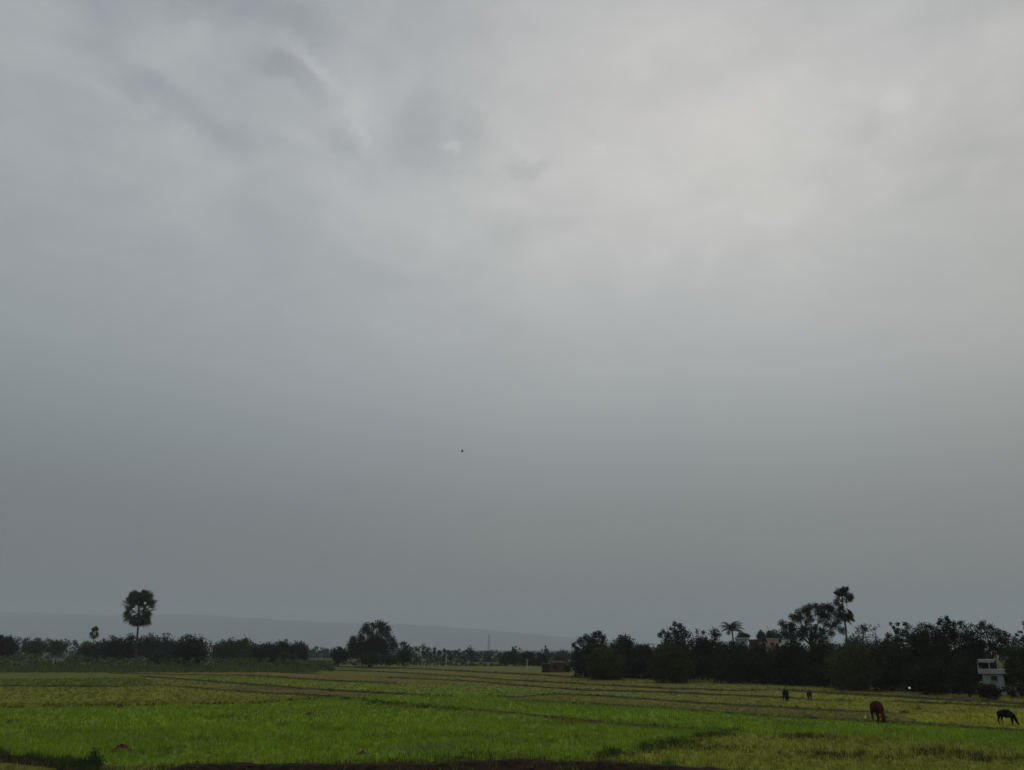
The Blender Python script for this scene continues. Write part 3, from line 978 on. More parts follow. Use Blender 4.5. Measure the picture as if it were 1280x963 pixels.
# bare sparse tree in the saddle
def bare(px, top, Y, label):
    b0 = at(px, 812, Y)
    root = empty('bare_tree', (b0.x, Y, 0), label, 'tree', G_R)
    b = MB()
    H = at(px, top, Y).z
    b.tube([(0, 0, -.1), (.1, 0, H * .5), (0, 0, H)], [.12, .07, .02], 6)
    tips = []
    for i in range(16):
        z0 = H * random.uniform(.55, .95)
        a = random.uniform(0, 6.28)
        ln = random.uniform(.4, 1.1)
        e = Vector((math.cos(a) * ln * .6, math.sin(a) * ln * .6, z0 + ln * .7))
        b.tube([(0.02, 0, z0), e * .5 + Vector((0, 0, z0 * .5)), e], [.035, .025, .012], 4)
        tips.append((e, random.uniform(.15, .28)))
    b.build('trunk', M_bark, root)
    V_, C_ = leafcloud(tips, .16, LEAF['blue'], 1.0)
    link('crown', npmesh('crown', V_, np.arange(len(V_)), C_), M_leaf, root)


bare(1097, 782, 125, 'thin nearly bare tree poking up in the saddle right of the right fan palm')


# distant woods and undergrowth (uncounted)
def wood(name, label, segs, Y, tone, w, nper=8, leaf=None, bottom=820, cat='wood', jitter=.15, cover=3.4):
    """segs: outline in photo px; a long strip of crowns"""
    lob = []
    xs_ = np.arange(segs[0][0], segs[-1][0], w * .55)
    k = mpp(Y)
    for x_ in xs_:
        top = np.interp(x_, [s_[0] for s_ in segs], [s_[1] for s_ in segs])
        for j in range(nper):
            r = w * random.uniform(.22, .5)
            y_ = top + r + (bottom - top) * (j / nper) * random.uniform(.7, 1.1) + random.uniform(-1, 1) * w * jitter
            c = at(x_ + random.uniform(-.5, .5) * w, y_, Y)
            c.y += random.uniform(-1, 1) * w * k * 1.5
            lob.append((c, r * k))
    V_, C_ = leafcloud(lob, leaf or max(.16, mpp(Y) * 1.8), LEAF[tone], cover)
    o = link(name, npmesh(name, V_, np.arange(len(V_)), C_), M_leaf)
    return tag(o, label, cat, kind='stuff')


wood('distant_wood', 'bluish distant wood behind the left row of trees', [(-300, 796), (0, 796), (60, 798), (110, 801), (200, 801), (300, 803), (385, 809), (402, 809), (420, 812), (440, 812)], 500, 'blue', 7, 8, bottom=824)
wood('distant_wood', 'bluish wood with jagged top between the lone big tree and the lattice mast', [(500, 809), (530, 806), (545, 810), (570, 812), (600, 813), (630, 816), (660, 815), (720, 816), (760, 816)], 345, 'blue', 7, 9, bottom=829, jitter=.3)
wood('far_scrub', 'low pale scrub along the far edge of the fields in the middle', [(380, 825), (440, 826), (520, 826), (620, 829), (725, 833)], 262, 'olive', 5, 2, bottom=832, cat='scrub')
wood('undergrowth', 'dark tangle of foliage and undergrowth at the left end of the right grove', [(722, 822), (740, 808), (765, 804), (800, 808), (835, 802), (860, 800), (900, 798), (935, 806)], 156, 'dark', 12, 11, bottom=850, cat='undergrowth')
wood('undergrowth', 'dark tangle of foliage and undergrowth in the middle of the right grove', [(900, 812), (960, 818), (985, 806), (1040, 804), (1100, 806)], 130, 'dark', 13, 11, bottom=858, cat='undergrowth')
wood('undergrowth', 'dark tangle of foliage and undergrowth at the right end of the grove', [(1085, 808), (1110, 804), (1130, 800), (1150, 792), (1200, 790), (1216, 798), (1262, 804), (1420, 806)], 106, 'dark', 13, 13, bottom=869, cat='undergrowth')


# shrubs and saplings closing the foot of the right grove
def foot(name, label, path, tone, hmax, dens=2.2):
    P = resample([gnd(*p) for p in path], 1.0)
    lob = []
    gap0, gap1 = gnd(1206, 869), gnd(1267, 873)
    for p in P:
        low = gap0.x < p.x < gap1.x
        for _ in range(int(dens * (2 if low else 3))):
            r = random.uniform(.25, .45) if low else random.uniform(.35, 1.0)
            h_ = random.uniform(.1, .75) if low else random.uniform(.1, 1) ** 1.3 * hmax
            out_ = Vector((p.x, p.y, 0)).normalized()
            c = p + out_ * (random.uniform(.6, 3.5) + h_ * .35) + Vector((random.uniform(-.6, .6), 0, 0))
            c.z = max(.15, h_)
            lob.append((c, r * (.7 if h_ < .5 else 1)))
    V_, C_ = leafcloud(lob, .24, LEAF[tone], 4.0)
    o = link(name, npmesh(name, V_, np.arange(len(V_)), C_), M_leaf)
    return tag(o, label, 'undergrowth', kind='stuff')


foot('undergrowth', 'low dark shrubs along the field edge of the whole right grove', [(728, 845), (780, 848), (850, 852), (950, 856), (1050, 861), (1150, 866), (1210, 869), (1262, 873), (1420, 884)], 'dark', 3.6)

# scrub bank at left
def bank():
    lob = []
    segs = [(-300, 818), (0, 818), (60, 816), (120, 820), (175, 823), (260, 822), (320, 821), (400, 825), (440, 828)]
    for _ in range(1100):
        x_ = random.uniform(-250, 420)
        Yd = random.uniform(196, 228)
        top = np.interp(x_, [s_[0] for s_ in segs], [s_[1] for s_ in segs])
        r = random.uniform(.35, .9)
        c = at(x_, 812, Yd)
        c.z = random.uniform(.1, max(.4, at(x_, top, Yd).z - r * .5))
        lob.append((c, r))
    V_, C_ = leafcloud(lob, .42, (.085, .110, .036), 3.2, flat=.8)
    o = link('scrub_bank', npmesh('scrub_bank', V_, np.arange(len(V_)), C_), M_leaf)
    tag(o, 'rough green scrub and tall grass bank in front of the left tree row', 'scrub', kind='stuff')


bank()
# tall grass blades on the bank and pale flowering stalks
x = rng.uniform(-260, 430, 5200)
Yb = rng.uniform(188, 226, 5200)
XX = np.array([at(a, 812, b).x for a, b in zip(x, Yb)])
v, cc = blades(XX, Yb, rng.uniform(.5, 1.6, 5200) * (x < 400), np.tile(np.array([[.10, .125, .042]]), (5200, 1)), 5, .3, .07)
me = npmesh('tall_grass', v, np.arange(len(v)), cc, 3)
tag(link('tall_grass', me, M_grass), 'tall grass fringing the scrub bank at far left', 'grass', kind='stuff')


# ------------------------------------------------------------------ palms
def fan(Vs, Fs, origin, d, up, blade, seg=18, spread=R(215), petiole=1.5, droop=.2):
    """a fan leaf: petiole and radiating pleats"""
    d = d.normalized()
    up = (up * .55 + Vector((random.gauss(0, 1), random.gauss(0, 1), random.gauss(0, .6)))).normalized()
    side = d.cross(up).normalized()
    if side.length < .1:
        side = Vector((1, 0, 0))
    nrm = side.cross(d).normalized()
    hub = origin + d * petiole - Vector((0, 0, petiole * droop * .4))
    o = len(Vs)
    w = .05
    Vs += [origin - side * w, origin + side * w, hub + side * w, hub - side * w]
    Fs.append((o, o + 1, o + 2, o + 3))
    for i in range(seg):
        a = -spread / 2 + spread * (i + .5) / seg
        ln = blade * (1 - .18 * abs(a) / (spread / 2)) * random.uniform(.88, 1.1)
        dd = d * math.cos(a) + side * math.sin(a) + nrm * (.22 * abs(math.sin(a)))
        half = spread / seg / 2 * .95
        mid_ = hub + dd * ln * .62
        tip = hub + dd * ln - Vector((0, 0, ln * droop * .5))
        pr = (side * math.cos(a) - d * math.sin(a)) * (ln * .62 * math.tan(half))
        pl = nrm * (ln * .03)
        o = len(Vs)
        Vs += [hub, mid_ - pr + pl, tip, mid_ + pr - pl]
        Fs.append((o, o + 1, o + 2, o + 3))


def fan_palm(label, Y, px, crown, top_px, blade, pet, nf, seedv, dead=8, tr=.22, group=None, lean=0, span=128):
    """crown: centre pixel row of the crown"""
    random.seed(seedv)
    c = at(px, crown, Y)
    b0 = at(px + lean, 812, Y)
    root = empty('fan_palm', (b0.x, Y, 0), label, 'palm tree', group)
    tb = MB()
    top = Vector((c.x - b0.x, 0, c.z))
    n = 14
    pts = [Vector((0, 0, -.2)).lerp(top, i / n) + Vector((.08 * math.sin(i * .9), 0, 0)) for i in range(n + 1)]
    tb.tube(pts, [tr * (1.5 if i == 0 else 1.0 - .25 * i / n + (.06 if i % 2 else 0)) for i in range(n + 1)], 9)
    tb.build('trunk', M_palmbark, root, True)
    Vs, Fs = [], []
    ga = 2.39996
    for i in range(nf):
        f = (i + .5) / nf
        el_ = R(80) - f * R(span) + random.uniform(-.16, .16)
        az = i * ga + random.uniform(-.25, .25)
        d = Vector((math.cos(az) * math.cos(el_), math.sin(az) * math.cos(el_), math.sin(el_)))
        o = top + Vector((0, 0, .6 - f * 1.8)) * (blade / 1.9)
        fan(Vs, Fs, o, d, Vector((0, 0, 1)), blade * random.uniform(.85, 1.12), petiole=pet * (.35 + .65 * max(0, math.cos(el_ - R(28)))) * random.uniform(.5, 1.12), droop=.15 + .25 * f)
    me = bpy.data.meshes.new('crown')
    me.from_pydata([tuple(v_) for v_ in Vs], [], Fs)
    link('crown', me, M_frond, root)
    Vs, Fs = [], []
    for i in range(dead):
        az = i * ga
        el_ = R(-72) + random.uniform(-.15, .25)
        d = Vector((math.cos(az) * math.cos(el_), math.sin(az) * math.cos(el_), math.sin(el_)))
        o = top + Vector((0, 0, -.8)) * (blade / 1.9)
        fan(Vs, Fs, o, d, Vector((0, 0, 1)), blade * .8, seg=12, spread=R(130), petiole=pet * .6, droop=.3)
    me = bpy.data.meshes.new('dead_fronds')
    me.from_pydata([tuple(v_) for v_ in Vs], [], Fs)
    link('dead_fronds', me, M_deadfrond, root)
    return root


M_frond = mat_simple('palm_frond', (.034, .040, .020), .7, .3, .6, spec=.25)
M_deadfrond = mat_simple('dead_palm_frond', (.055, .040, .026), .95, .3, .6)
fan_palm('tall fan palm with a full round head standing alone above the left tree row', 232, 174, 760, 740, 2.2, 3.9, 66, 4, dead=26, tr=.28, lean=-2)
fan_palm('small fan palm poking out of the bushes left of the tall fan palm', 300, 118, 791, 786, 1.3, 1.2, 20, 5, dead=4, tr=.18)
fan_palm('fan palm with a double head rising above the lacy tree in the right grove', 122, 1053, 747, 738, 1.0, 1.0, 26, 9, dead=0, span=92, tr=.15, lean=4)
r_ = [o for o in bpy.data.objects if o.name.startswith('fan_palm')][-1]
# lower, older skirt of leaves below the top head
Vs, Fs = [], []
cc_ = at(1056.5, 766, 122)
lb = Vector((cc_.x - r_.location.x, 0, cc_.z))
random.seed(21)
for i in range(26):
    az = i * 2.4
    el_ = random.uniform(R(-70), R(28))
    d = Vector((math.cos(az) * math.cos(el_), math.sin(az) * math.cos(el_), math.sin(el_)))
    fan(Vs, Fs, lb + Vector((0, 0, random.uniform(-.8, 1.0))), d, Vector((0, 0, 1)), .85, seg=14, petiole=.6, droop=.4)
me = bpy.data.meshes.new('frond_skirt')
me.from_pydata([tuple(v_) for v_ in Vs], [], Fs)
link('frond_skirt', me, M_frond, r_)


def coconut(label, Y, px, crown, ln=2.6, nf=16):
    random.seed(41)
    c = at(px, crown, Y)
    root = empty('coconut_palm', (c.x, Y, 0), label, 'palm tree')
    tb = MB()
    H = c.z
    pts = [Vector((.25 * math.sin(i / 12 * 2.4), 0, H * i / 12 - (.2 if i == 0 else 0))) for i in range(13)]
    tb.tube(pts, [.24 - .09 * i / 12 for i in range(13)], 8)
    tb.build('trunk', M_palmbark, root, True)
    top = pts[-1]
    Vs, Fs = [], []
    for i in range(nf):
        az = i * 2.39996
        f = i / nf
        el0 = R(82) - f * R(75)
        d = Vector((math.cos(az), math.sin(az), 0))
        p = top.copy()
        L2 = ln * random.uniform(.85, 1.15)
        steps = 16
        e_ = el0
        for k in range(steps):
            dirv_ = d * math.cos(e_) + Vector((0, 0, 1)) * math.sin(e_)
            q_ = p + dirv_ * (L2 / steps)
            e_ -= R(6.2) * (.5 + k / steps)
            side = d.cross(Vector((0, 0, 1)))
            lw = .85 * math.sin(math.pi * min(.97, (k + 1.5) / (steps + 1))) ** .6 * (ln / 2.6)
            for s_ in (-1, 1):
                tip = p + side * s_ * lw * .8 + dirv_ * lw * .45 - Vector((0, 0, lw * .4))
                o = len(Vs)
                Vs += [p, tip, p + dirv_ * (L2 / steps) * .98]
                Fs.append((o, o + 1, o + 2))
            o = len(Vs)
            Vs += [p - side * .035, p + side * .035, q_ + side * .03, q_ - side * .03]
            Fs.append((o, o + 1, o + 2, o + 3))
            p = q_
    me = bpy.data.meshes.new('crown')
    me.from_pydata([tuple(v_) for v_ in Vs], [], Fs)
    link('crown', me, M_frond, root)


coconut('coconut palm with long feathery fronds above the middle of the right grove', 185, 914, 788, ln=3.3, nf=22)
random.seed(100)


# ------------------------------------------------------------------ buildings
def window(parent, x, y, z, w, h, rz_mat=M_dark, frame=M_cream, depth=.08):
    f = MB()
    t_ = .07
    for dx in (-w / 2, w / 2):
        f.box((x + dx, y - .02, z), (t_, depth, h + t_))
    for dz in (-h / 2, h / 2):
        f.box((x, y - .024, z + dz), (w - t_, depth, t_))
    o = f.build('window', frame, parent)
    g = MB()
    g.box((x, y - .005, z), (w - t_, .03, h - t_))
    g.build('pane', rz_mat, o)


def bat(px, py, Y):
    return at(px, py, Y)


# white two-storey house, right
Yh = 96.0
pL, pR = at(1224, 840, Yh), at(1254.5, 840, Yh)
zt, zs, zb = at(1238, 827, Yh).z, at(1238, 836.5, Yh).z, 0
cx = (pL.x + pR.x) / 2
wd = pR.x - pL.x
az_ = math.atan2(cx, Yh)
D_ = math.hypot(cx, Yh)
wd = wd * math.cos(az_)
h = empty('white_house', (cx + 2.6 * math.sin(az_), Yh + 2.6 * math.cos(az_), 0), 'pale whitewashed two-storey house half hidden in the trees at far right', 'house', None, -az_)
b = MB(); b.box((.05, 0, zs / 2), (wd - .35, 5.0, zs - .02)); b.build('lower_wall', M_white, h)
b = MB(); b.box((0, 0, zs - .28), (wd + .25, 5.6, .48)); b.build('balcony_slab', M_cream, h)
b = MB(); b.box((-.1, .9, (zs + zt) / 2), (wd - .9, 3.2, zt - zs + .1)); b.build('shaded_upper_wall', M_dark, h)  # near-black colour puts the verandah's shade into this wall
b = MB(); b.box((-.35, .2, zt + .04), (wd - .8, 4.8, .32)); b.build('roof', M_white, h)
for sx in (-1.25, -.1, .72):
    b = MB(); b.box((sx, -2.3, (zs + zt) / 2 - .04), (.09, .09, zt - zs - .1)); b.build('post', M_white, h)
window(h, .15, -2.55, zs - 1.0, .72, .62, frame=M_white)

# houses behind the grove
Yg = 176.0


def village(name, label, x0, x1, top, wallm, trims, roofm=None, Y=Yg, H=None, wins=(), par=.35):
    a, c = at(x0, top, Y), at(x1, top, Y)
    w_ = c.x - a.x
    Hh = a.z
    az = math.atan2((a.x + c.x) / 2, Y)
    w_ *= math.cos(az)
    r = empty(name, ((a.x + c.x) / 2 + 3.2 * math.sin(az), Y + 3.2 * math.cos(az), 0), label, 'house', None, -az)
    b = MB(); b.box((0, 0, Hh / 2 - par / 2), (w_, 6, Hh - par)); b.build('wall', wallm, r)
    b = MB(); b.box((0, 0, Hh - par / 2 + .003), (w_ + .4, 6.5, par)); b.build('roof', roofm or trims, r)
    b = MB(); b.box((0, -.1, Hh - 1.75), (w_ + .3, 6.3, .22)); b.build('sill_band', trims, r)
    for (u, zz, ww, hh) in wins:
        window(r, u * w_ / 2, -3.02, Hh + zz, ww, hh, frame=trims)
    return r


village('blue_house', 'pale blue and white house top beside the coconut palm', 919, 934, 797, M_blue, M_cream, wins=((.2, -1.1, .5, .55),), Y=180)
village('terracotta_house', 'dull terracotta house top with brown wall left of the peach house', 936, 951, 799.5, M_terra, M_ochre, roofm=M_terra, wins=((.1, -.9, .6, .5),), Y=182)
village('ochre_house', 'small ochre wing wall between the terracotta and peach houses', 947, 957, 800, M_ochre, M_cream, roofm=M_thatch, wins=((.4, -.9, .7, .7),), Y=178)
village('peach_house', 'peach house with white roof edge showing through the grove right of the terracotta house', 958.5, 973, 798, M_peach, M_cream, wins=((-.15, -1.15, .8, .6), (.6, -1.2, .5, .5)), Y=174, par=.22)
_p = [o for o in bpy.data.objects if o.name == 'peach_house'][0]
b = MB(); b.box((0.3, -3.3, at(965, 808, 174).z), (1.6, .5, .5)); b.build('balcony', M_terra, _p)

# brick hut in the middle distance
Yb_ = 190.0
a, c = at(688, 830, Yb_), at(707, 830, Yb_)
hw = c.x - a.x
base_z = 0
topz = at(690, 829, Yb_).z
r = empty('brick_hut', ((a.x + c.x) / 2, Yb_ + 2, 0), 'small old brick hut with one dark window at the far edge of the fields', 'hut')
b = MB(); b.box((0, 0, topz / 2), (hw, 3.6, topz)); b.build('wall', M_brick, r)
b = MB(); b.add([(-hw / 2 - .3, -2.1, topz), (hw / 2 + .2, -2.1, topz - .05), (hw / 2 + .2, 2.1, topz + .1), (-hw / 2 - .3, 2.1, topz + .1),
                 (-hw / 2 - .1, -1.2, topz + .4), (hw / 2 - .2, -1.2, topz + .3), (hw / 2 - .2, 1.2, topz + .45), (-hw / 2 - .1, 1.2, topz + .5)],
                [(0, 1, 5, 4), (1, 2, 6, 5), (2, 3, 7, 6), (3, 0, 4, 7), (4, 5, 6, 7), (3, 2, 1, 0)]); b.build('roof', M_thatch, r)
window(r, -.75, -1.82, topz * .58, .85, .85, frame=M_brick)
b = MB(); b.box((-hw / 2 - 1.0, -.4, topz * .45), (1.9, 2.6, topz * .9)); b.build('lean_to', M_dark, r)  # solid box, its near-black colour stands in for the shade inside
for sx in (-hw / 2 - 1.9, -hw / 2 - .1):
    b = MB()
    b.box((sx, -1.75, topz * .45), (.14, .14, topz * .9))
    b.build('post', M_brick, r)

# low pale wall and green shed between hut and grove
a, c = at(711, 838, 200), at(729, 838, 200)
b = MB(); n_ = 6
for i in range(n_):
    b.box((a.x + (c.x - a.x) * (i + .5) / n_, 200, .42), ((c.x - a.x) / n_ - .12, .2, .85))
    b.box((a.x + (c.x - a.x) * i / n_, 200, .47), (.2, .26, .96))
tag(b.build('boundary_wall', M_conc), 'low pale boundary wall between the brick hut and the grove', 'wall')
a, c = at(711, 826, 214), at(722, 826, 214)
r = empty('green_shed', ((a.x + c.x) / 2, 215, 0), 'small dull green shed behind the low pale wall', 'shed')
zz = at(715, 826.5, 214).z
b = MB(); b.box((0, 0, zz / 2), (c.x - a.x, 2.4, zz)); b.build('wall', M_teal, r)
b = MB(); b.box((0, 0, zz + .06), (c.x - a.x + .3, 2.8, .11)); b.build('roof', M_conc, r)
b = MB(); b.box((-.3, -1.22, zz * .42), (.8, .05, zz * .8)); b.build('door', M_dark, r)


# posts and mast
def post(px, top, bot, label, cross=None):
    g = gnd(px, bot)
    Y_ = g.y
    H = at(px, top, Y_).z
    r = empty('utility_post', (g.x, Y_, 0), label, 'post')
    b = MB(); b.tube([(0, 0, -.2), (0, 0, H * .5), (0, 0, H)], [.13, .11, .085], 8); b.build('pole', M_conc, r)
    b = MB(); b.box((0, -.12, H - .25), (.9, .07, .08)); b.build('crossarm', M_steel, r)
    for s_ in (-.38, 0, .38):
        b = MB(); b.tube([(s_, -.12, H - .21), (s_, -.12, H - .14), (s_, -.12, H - .06)], [.03, .05, .025], 7); b.build('insulator', M_conc, r)
    if cross:
        b = MB(); b.box((.45, 0, H * .36), (.9, .08, .08)); b.build('arm', M_conc, r)


post(659, 824, 840, 'white post with a short low arm left of the brick hut', True)
post(557.5, 817, 832.5, 'white post standing before the far wood left of the lattice mast')

g = at(611, 812, 1150)
H = at(611, 793, 1150).z
r = empty('lattice_mast', (g.x, 1150, 0), 'slender grey lattice communication mast far off in the haze', 'mast')
b = MB()
w0, w1 = 1.6, .7
cor = [(-1, -1), (1, -1), (1, 1), (-1, 1)]
for cx_, cy_ in cor:
    b.tube([(cx_ * w0, cy_ * w0, 0), (cx_ * w1, cy_ * w1, H)], [.16, .12], 5)
b.build('frame', M_steel, r)
b = MB()
ns = 14
for i in range(ns):
    z0, z1 = H * i / ns, H * (i + 1) / ns
    a0, a1 = w0 + (w1 - w0) * i / ns, w0 + (w1 - w0) * (i + 1) / ns
    for k in range(4):
        p, q_ = cor[k], cor[(k + 1) % 4]
        b.tube([(p[0] * a0, p[1] * a0, z0), (q_[0] * a1, q_[1] * a1, z1)], [.08, .08], 4)
        b.tube([(q_[0] * a0, q_[1] * a0, z0), (p[0] * a1, p[1] * a1, z1)], [.08, .08], 4)
b.build('bracing', M_steel, r)
b = MB()
b.tube([(0, 0, H), (0, 0, H + 2.2)], [.12, .05], 5)
b.build('antenna', M_steel, r)

# the one lit lamp at the foot of the grove
p = gnd(1138, 867.5)
zl = at(1138, 860, p.y).z
r = empty('lamp', (p.x, p.y, 0), 'small lit white lamp on a short post at the foot of the right grove', 'lamp')
b = MB(); b.tube([(0, 0, -.1), (0, 0, zl - .1)], [.04, .03], 6); b.build('post', M_steel, r)
M_bulb = mat_simple('lit_lamp', (.8, .8, .78), .5, .02, 1, emis=((.9, .93, 1.0), .3))
b = MB()
b.tube([(0, 0, zl - .12), (0, 0, zl - .08), (0, 0, zl), (0, 0, zl + .08), (0, 0, zl + .12)], [.04, .10, .13, .09, .02], 12)
b.build('lamp_globe', M_bulb, r, True)


# ------------------------------------------------------------------ animals
def skinmesh(name, verts, edges, rads, root_i, mat, parent, sub=2):
    me = bpy.data.meshes.new(name)
    me.from_pydata(verts, edges, [])
    o = bpy.data.objects.new(name, me)
    COL.objects.link(o)
    sk = o.modifiers.new('skin', 'SKIN')
    sk.use_smooth_shade = True
    ss = o.modifiers.new('sub', 'SUBSURF')
    ss.levels = sub
    ss.render_levels = sub
    for i, r in enumerate(rads):
        d = me.skin_vertices[0].data[i]
        d.radius = r if isinstance(r, tuple) else (r, r)
        d.use_root = (i == root_i)
    dg = bpy.context.evaluated_depsgraph_get()
    dg.update()
    ev = o.evaluated_get(dg)
    m2 = bpy.data.meshes.new_from_object(ev)
    bpy.data.objects.remove(o)
    return link(name, m2, mat, parent, True)


def cow(label, pos, heading, height, mat, horns=True, lx=.9, graze=1.0, hide='cow', neck_side=0.0, step=.08):
    """heading: angle of the body axis in the ground plane; height at the withers"""
    r = empty(hide, pos, label, 'cow', None, heading)
    s = height / 1.28
    v = [(-.62, 0, 1.06), (-.30, 0, 1.00), (.05, 0, .96), (.38, 0, .98), (.62, 0, 1.02)]      # 0..4 spine/barrel
    rd = [(.29, .30), (.36, .36), (.40, .41), (.35, .38), (.24, .29)]
    e = [(0, 1), (1, 2), (2, 3), (3, 4)]

    def chain(start, pts, rr):
        k = start
        for p, q_ in zip(pts, rr):
            v.append(p); rd.append(q_); e.append((k, len(v) - 1)); k = len(v) - 1
        return k
    ns = neck_side
    if graze > .5:
        chain(4, [(.80, ns * .2, .84), (.92, ns * .6, .62), (1.02, ns, .42), (1.08, ns * 1.1, .26), (1.14, ns * 1.15, .08)], [(.15, .19), (.13, .16), (.11, .12), (.105, .11), (.075, .07)])
    else:
        chain(4, [(.84, 0, 1.12), (1.0, 0, 1.28), (1.16, ns, 1.30), (1.32, ns, 1.18), (1.42, ns, 1.08)], [(.12, .16), (.10, .12), (.085, .10), (.07, .08), (.05, .05)])
    for sy in (-1, 1):
        st = step * sy
        chain(0, [(-.66, sy * .15, .86), (-.56 + st * .5, sy * .17, .66), (-.72 + st, sy * .17, .45), (-.66 + st, sy * .17, .13), (-.62 + st, sy * .17, .03)], [(.14, .17), (.11, .13), (.060, .066), (.048, .048), (.058, .058)])
        chain(4, [(.56, sy * .14, .76), (.58 - st * .4, sy * .15, .44), (.57 - st, sy * .15, .13), (.60 - st, sy * .15, .03)], [(.115, .14), (.068, .072), (.048, .048), (.058, .058)])
    chain(0, [(-.86, 0, 1.10), (-.93, 0, .88), (-.93, .02, .62), (-.90, .03, .44), (-.89, .03, .34)], [(.045, .045), (.022, .022), (.018, .018), (.032, .032), (.012, .012)])
    v = [(a * s * lx, b_ * s, c_ * s) for a, b_, c_ in v]
    rd = [(a * s, b_ * s) for a, b_ in rd]
    skinmesh('body', v, e, rd, 0, mat, r)
    hx, hy, hz = (1.02 * lx, ns, .42) if graze > .5 else (1.12 * lx, ns, 1.34)
    for sy in (-1, 1):
        b = MB()
        o_ = Vector((hx * s, (hy + sy * .07) * s, hz * s))
        b.tube([o_, o_ + Vector((-.02, sy * .11, .01)) * s, o_ + Vector((-.03, sy * .21, -.03)) * s], [.03 * s, .05 * s, .008 * s], 6)
        b.build('ear', mat, r, True)
        if horns:
            b = MB()
            b.tube([o_ + Vector((-.02, -sy * .02, .05)) * s, o_ + Vector((-.02, sy * .06, .14)) * s, o_ + Vector((.02, sy * .05, .23)) * s], [.025 * s, .018 * s, .004 * s], 6)
            b.build('horn', M_horn, r, True)
    return r


cow('reddish brown cow grazing with head down at the edge of the bright green strip', gnd(1098.5, 903.6), R(-100), 1.42, M_redhide, True, neck_side=.12)
cow('black cow grazing side-on near the right edge of the photo', gnd(1259.5, 906.5), R(-58), .98, M_blackhide, False, .84)
cow('black cow grazing far off, seen nearly end-on left of the brown calf', gnd(983, 876.5), R(-96), 1.02, M_blackhide, True)
cow('small brown calf seen end-on right of the far black cow', gnd(1012.5, 875.8), R(-105), 1.0, M_brownhide, False, graze=0, hide='calf')
for o in bpy.data.objects:
    if o.name == 'calf':
        o['category'] = 'calf'


def egret(label, pos, hgt, heading):
    r = empty('egret', pos, label, 'bird', None, heading)
    s = hgt / .5
    v = [(0, 0, .24), (-.08, 0, .22), (-.17, 0, .17), (.07, 0, .28), (.10, 0, .36), (.08, 0, .43), (.12, 0, .47), (.15, 0, .465)]
    e = [(0, 1), (1, 2), (0, 3), (3, 4), (4, 5), (5, 6), (6, 7)]
    rd = [.07, .06, .02, .045, .022, .02, .028, .014]
    skinmesh('body', [(a * s, b_ * s, c_ * s) for a, b_, c_ in v], e, [q_ * s for q_ in rd], 0, M_feather, r)
    b = MB(); b.tube([(.15 * s, 0, .465 * s), (.24 * s, 0, .45 * s)], [.012 * s, .003 * s], 6); b.build('beak', M_beak, r)
    for sy in (-1, 1):
        b = MB(); b.tube([(0, sy * .03 * s, .2 * s), (-.01 * s, sy * .03 * s, .1 * s), (0, sy * .03 * s, 0)], [.01 * s, .008 * s, .008 * s], 5)
        b.build('leg', M_dark, r)


egret('small white egret standing in the grass just left of the reddish brown cow', gnd(1082, 901), .42, R(30))

# the bird in the sky
pb_ = at(577.5, 564.5, 75)
r = empty('flying_bird', pb_, 'tiny dark bird flying alone in the open sky', 'bird', None, R(200))
skinmesh('body', [(0, 0, 0), (.08, 0, .01), (.13, 0, .03), (-.09, 0, 0), (-.17, 0, -.005)], [(0, 1), (1, 2), (0, 3), (3, 4)], [.05, .045, .03, .035, .015], 0, M_crow, r)
for sy in (-1, 1):
    b = MB()
    th = .008
    up_ = [(.07, sy * .03, .02), (-.07, sy * .03, .01), (.08, sy * .16, .10), (-.06, sy * .16, .09), (.0, sy * .30, .13), (-.05, sy * .27, .12)]
    vs = [(x_, y_, z_ + th) for x_, y_, z_ in up_] + [(x_, y_, z_ - th) for x_, y_, z_ in up_]
    b.add(vs, [(0, 1, 3, 2), (2, 3, 5, 4), (6, 8, 9, 7), (8, 10, 11, 9), (0, 2, 8, 6), (2, 4, 10, 8), (4, 5, 11, 10), (5, 3, 9, 11), (3, 1, 7, 9), (1, 0, 6, 7)])
    b.build('wing', M_crow, r)
b = MB(); b.add([(-.12, .02, .006), (-.12, -.02, .006), (-.25, .05, .004), (-.25, -.05, .004), (-.12, .02, -.008), (-.12, -.02, -.008), (-.25, .05, -.004), (-.25, -.05, -.004)],
                [(0, 1, 3, 2), (4, 6, 7, 5), (0, 2, 6, 4), (1, 5, 7, 3), (2, 3, 7, 6)]); b.build('tail', M_crow, r)


# ------------------------------------------------------------------ small ground things
def heap(label, px, py, wpx, hpx, seedv):
    random.seed(seedv)
    g_ = gnd(px, py)
    k = mpp(g_.y)
    rw, rh = wpx * k / 2, hpx * k * .75
    vs, fs = [], []
    na_, nr_ = 22, 7
    for i in range(nr_ + 1):
        f = i / nr_
        for j in range(na_):
            a = 2 * math.pi * j / na_
            rr = rw * f * (1 + .16 * math.sin(3 * a + seedv) + random.uniform(-.08, .08))
            z_ = rh * (1 - f ** 1.6) * (1 + random.uniform(-.28, .28)) if f < 1 else -.04
            vs.append((rr * math.cos(a), rr * .9 * math.sin(a), z_))
    for i in range(nr_):
        for j in range(na_):
            j2 = (j + 1) % na_
            fs.append((i * na_ + j, (i + 1) * na_ + j, (i + 1) * na_ + j2, i * na_ + j2))
    b = MB(); b.add(vs, fs)
    o = b.build('soil_heap', M_soil)
    o.location = g_
    tag(o, label, 'soil heap', 'small heaps of bare earth in the fields')


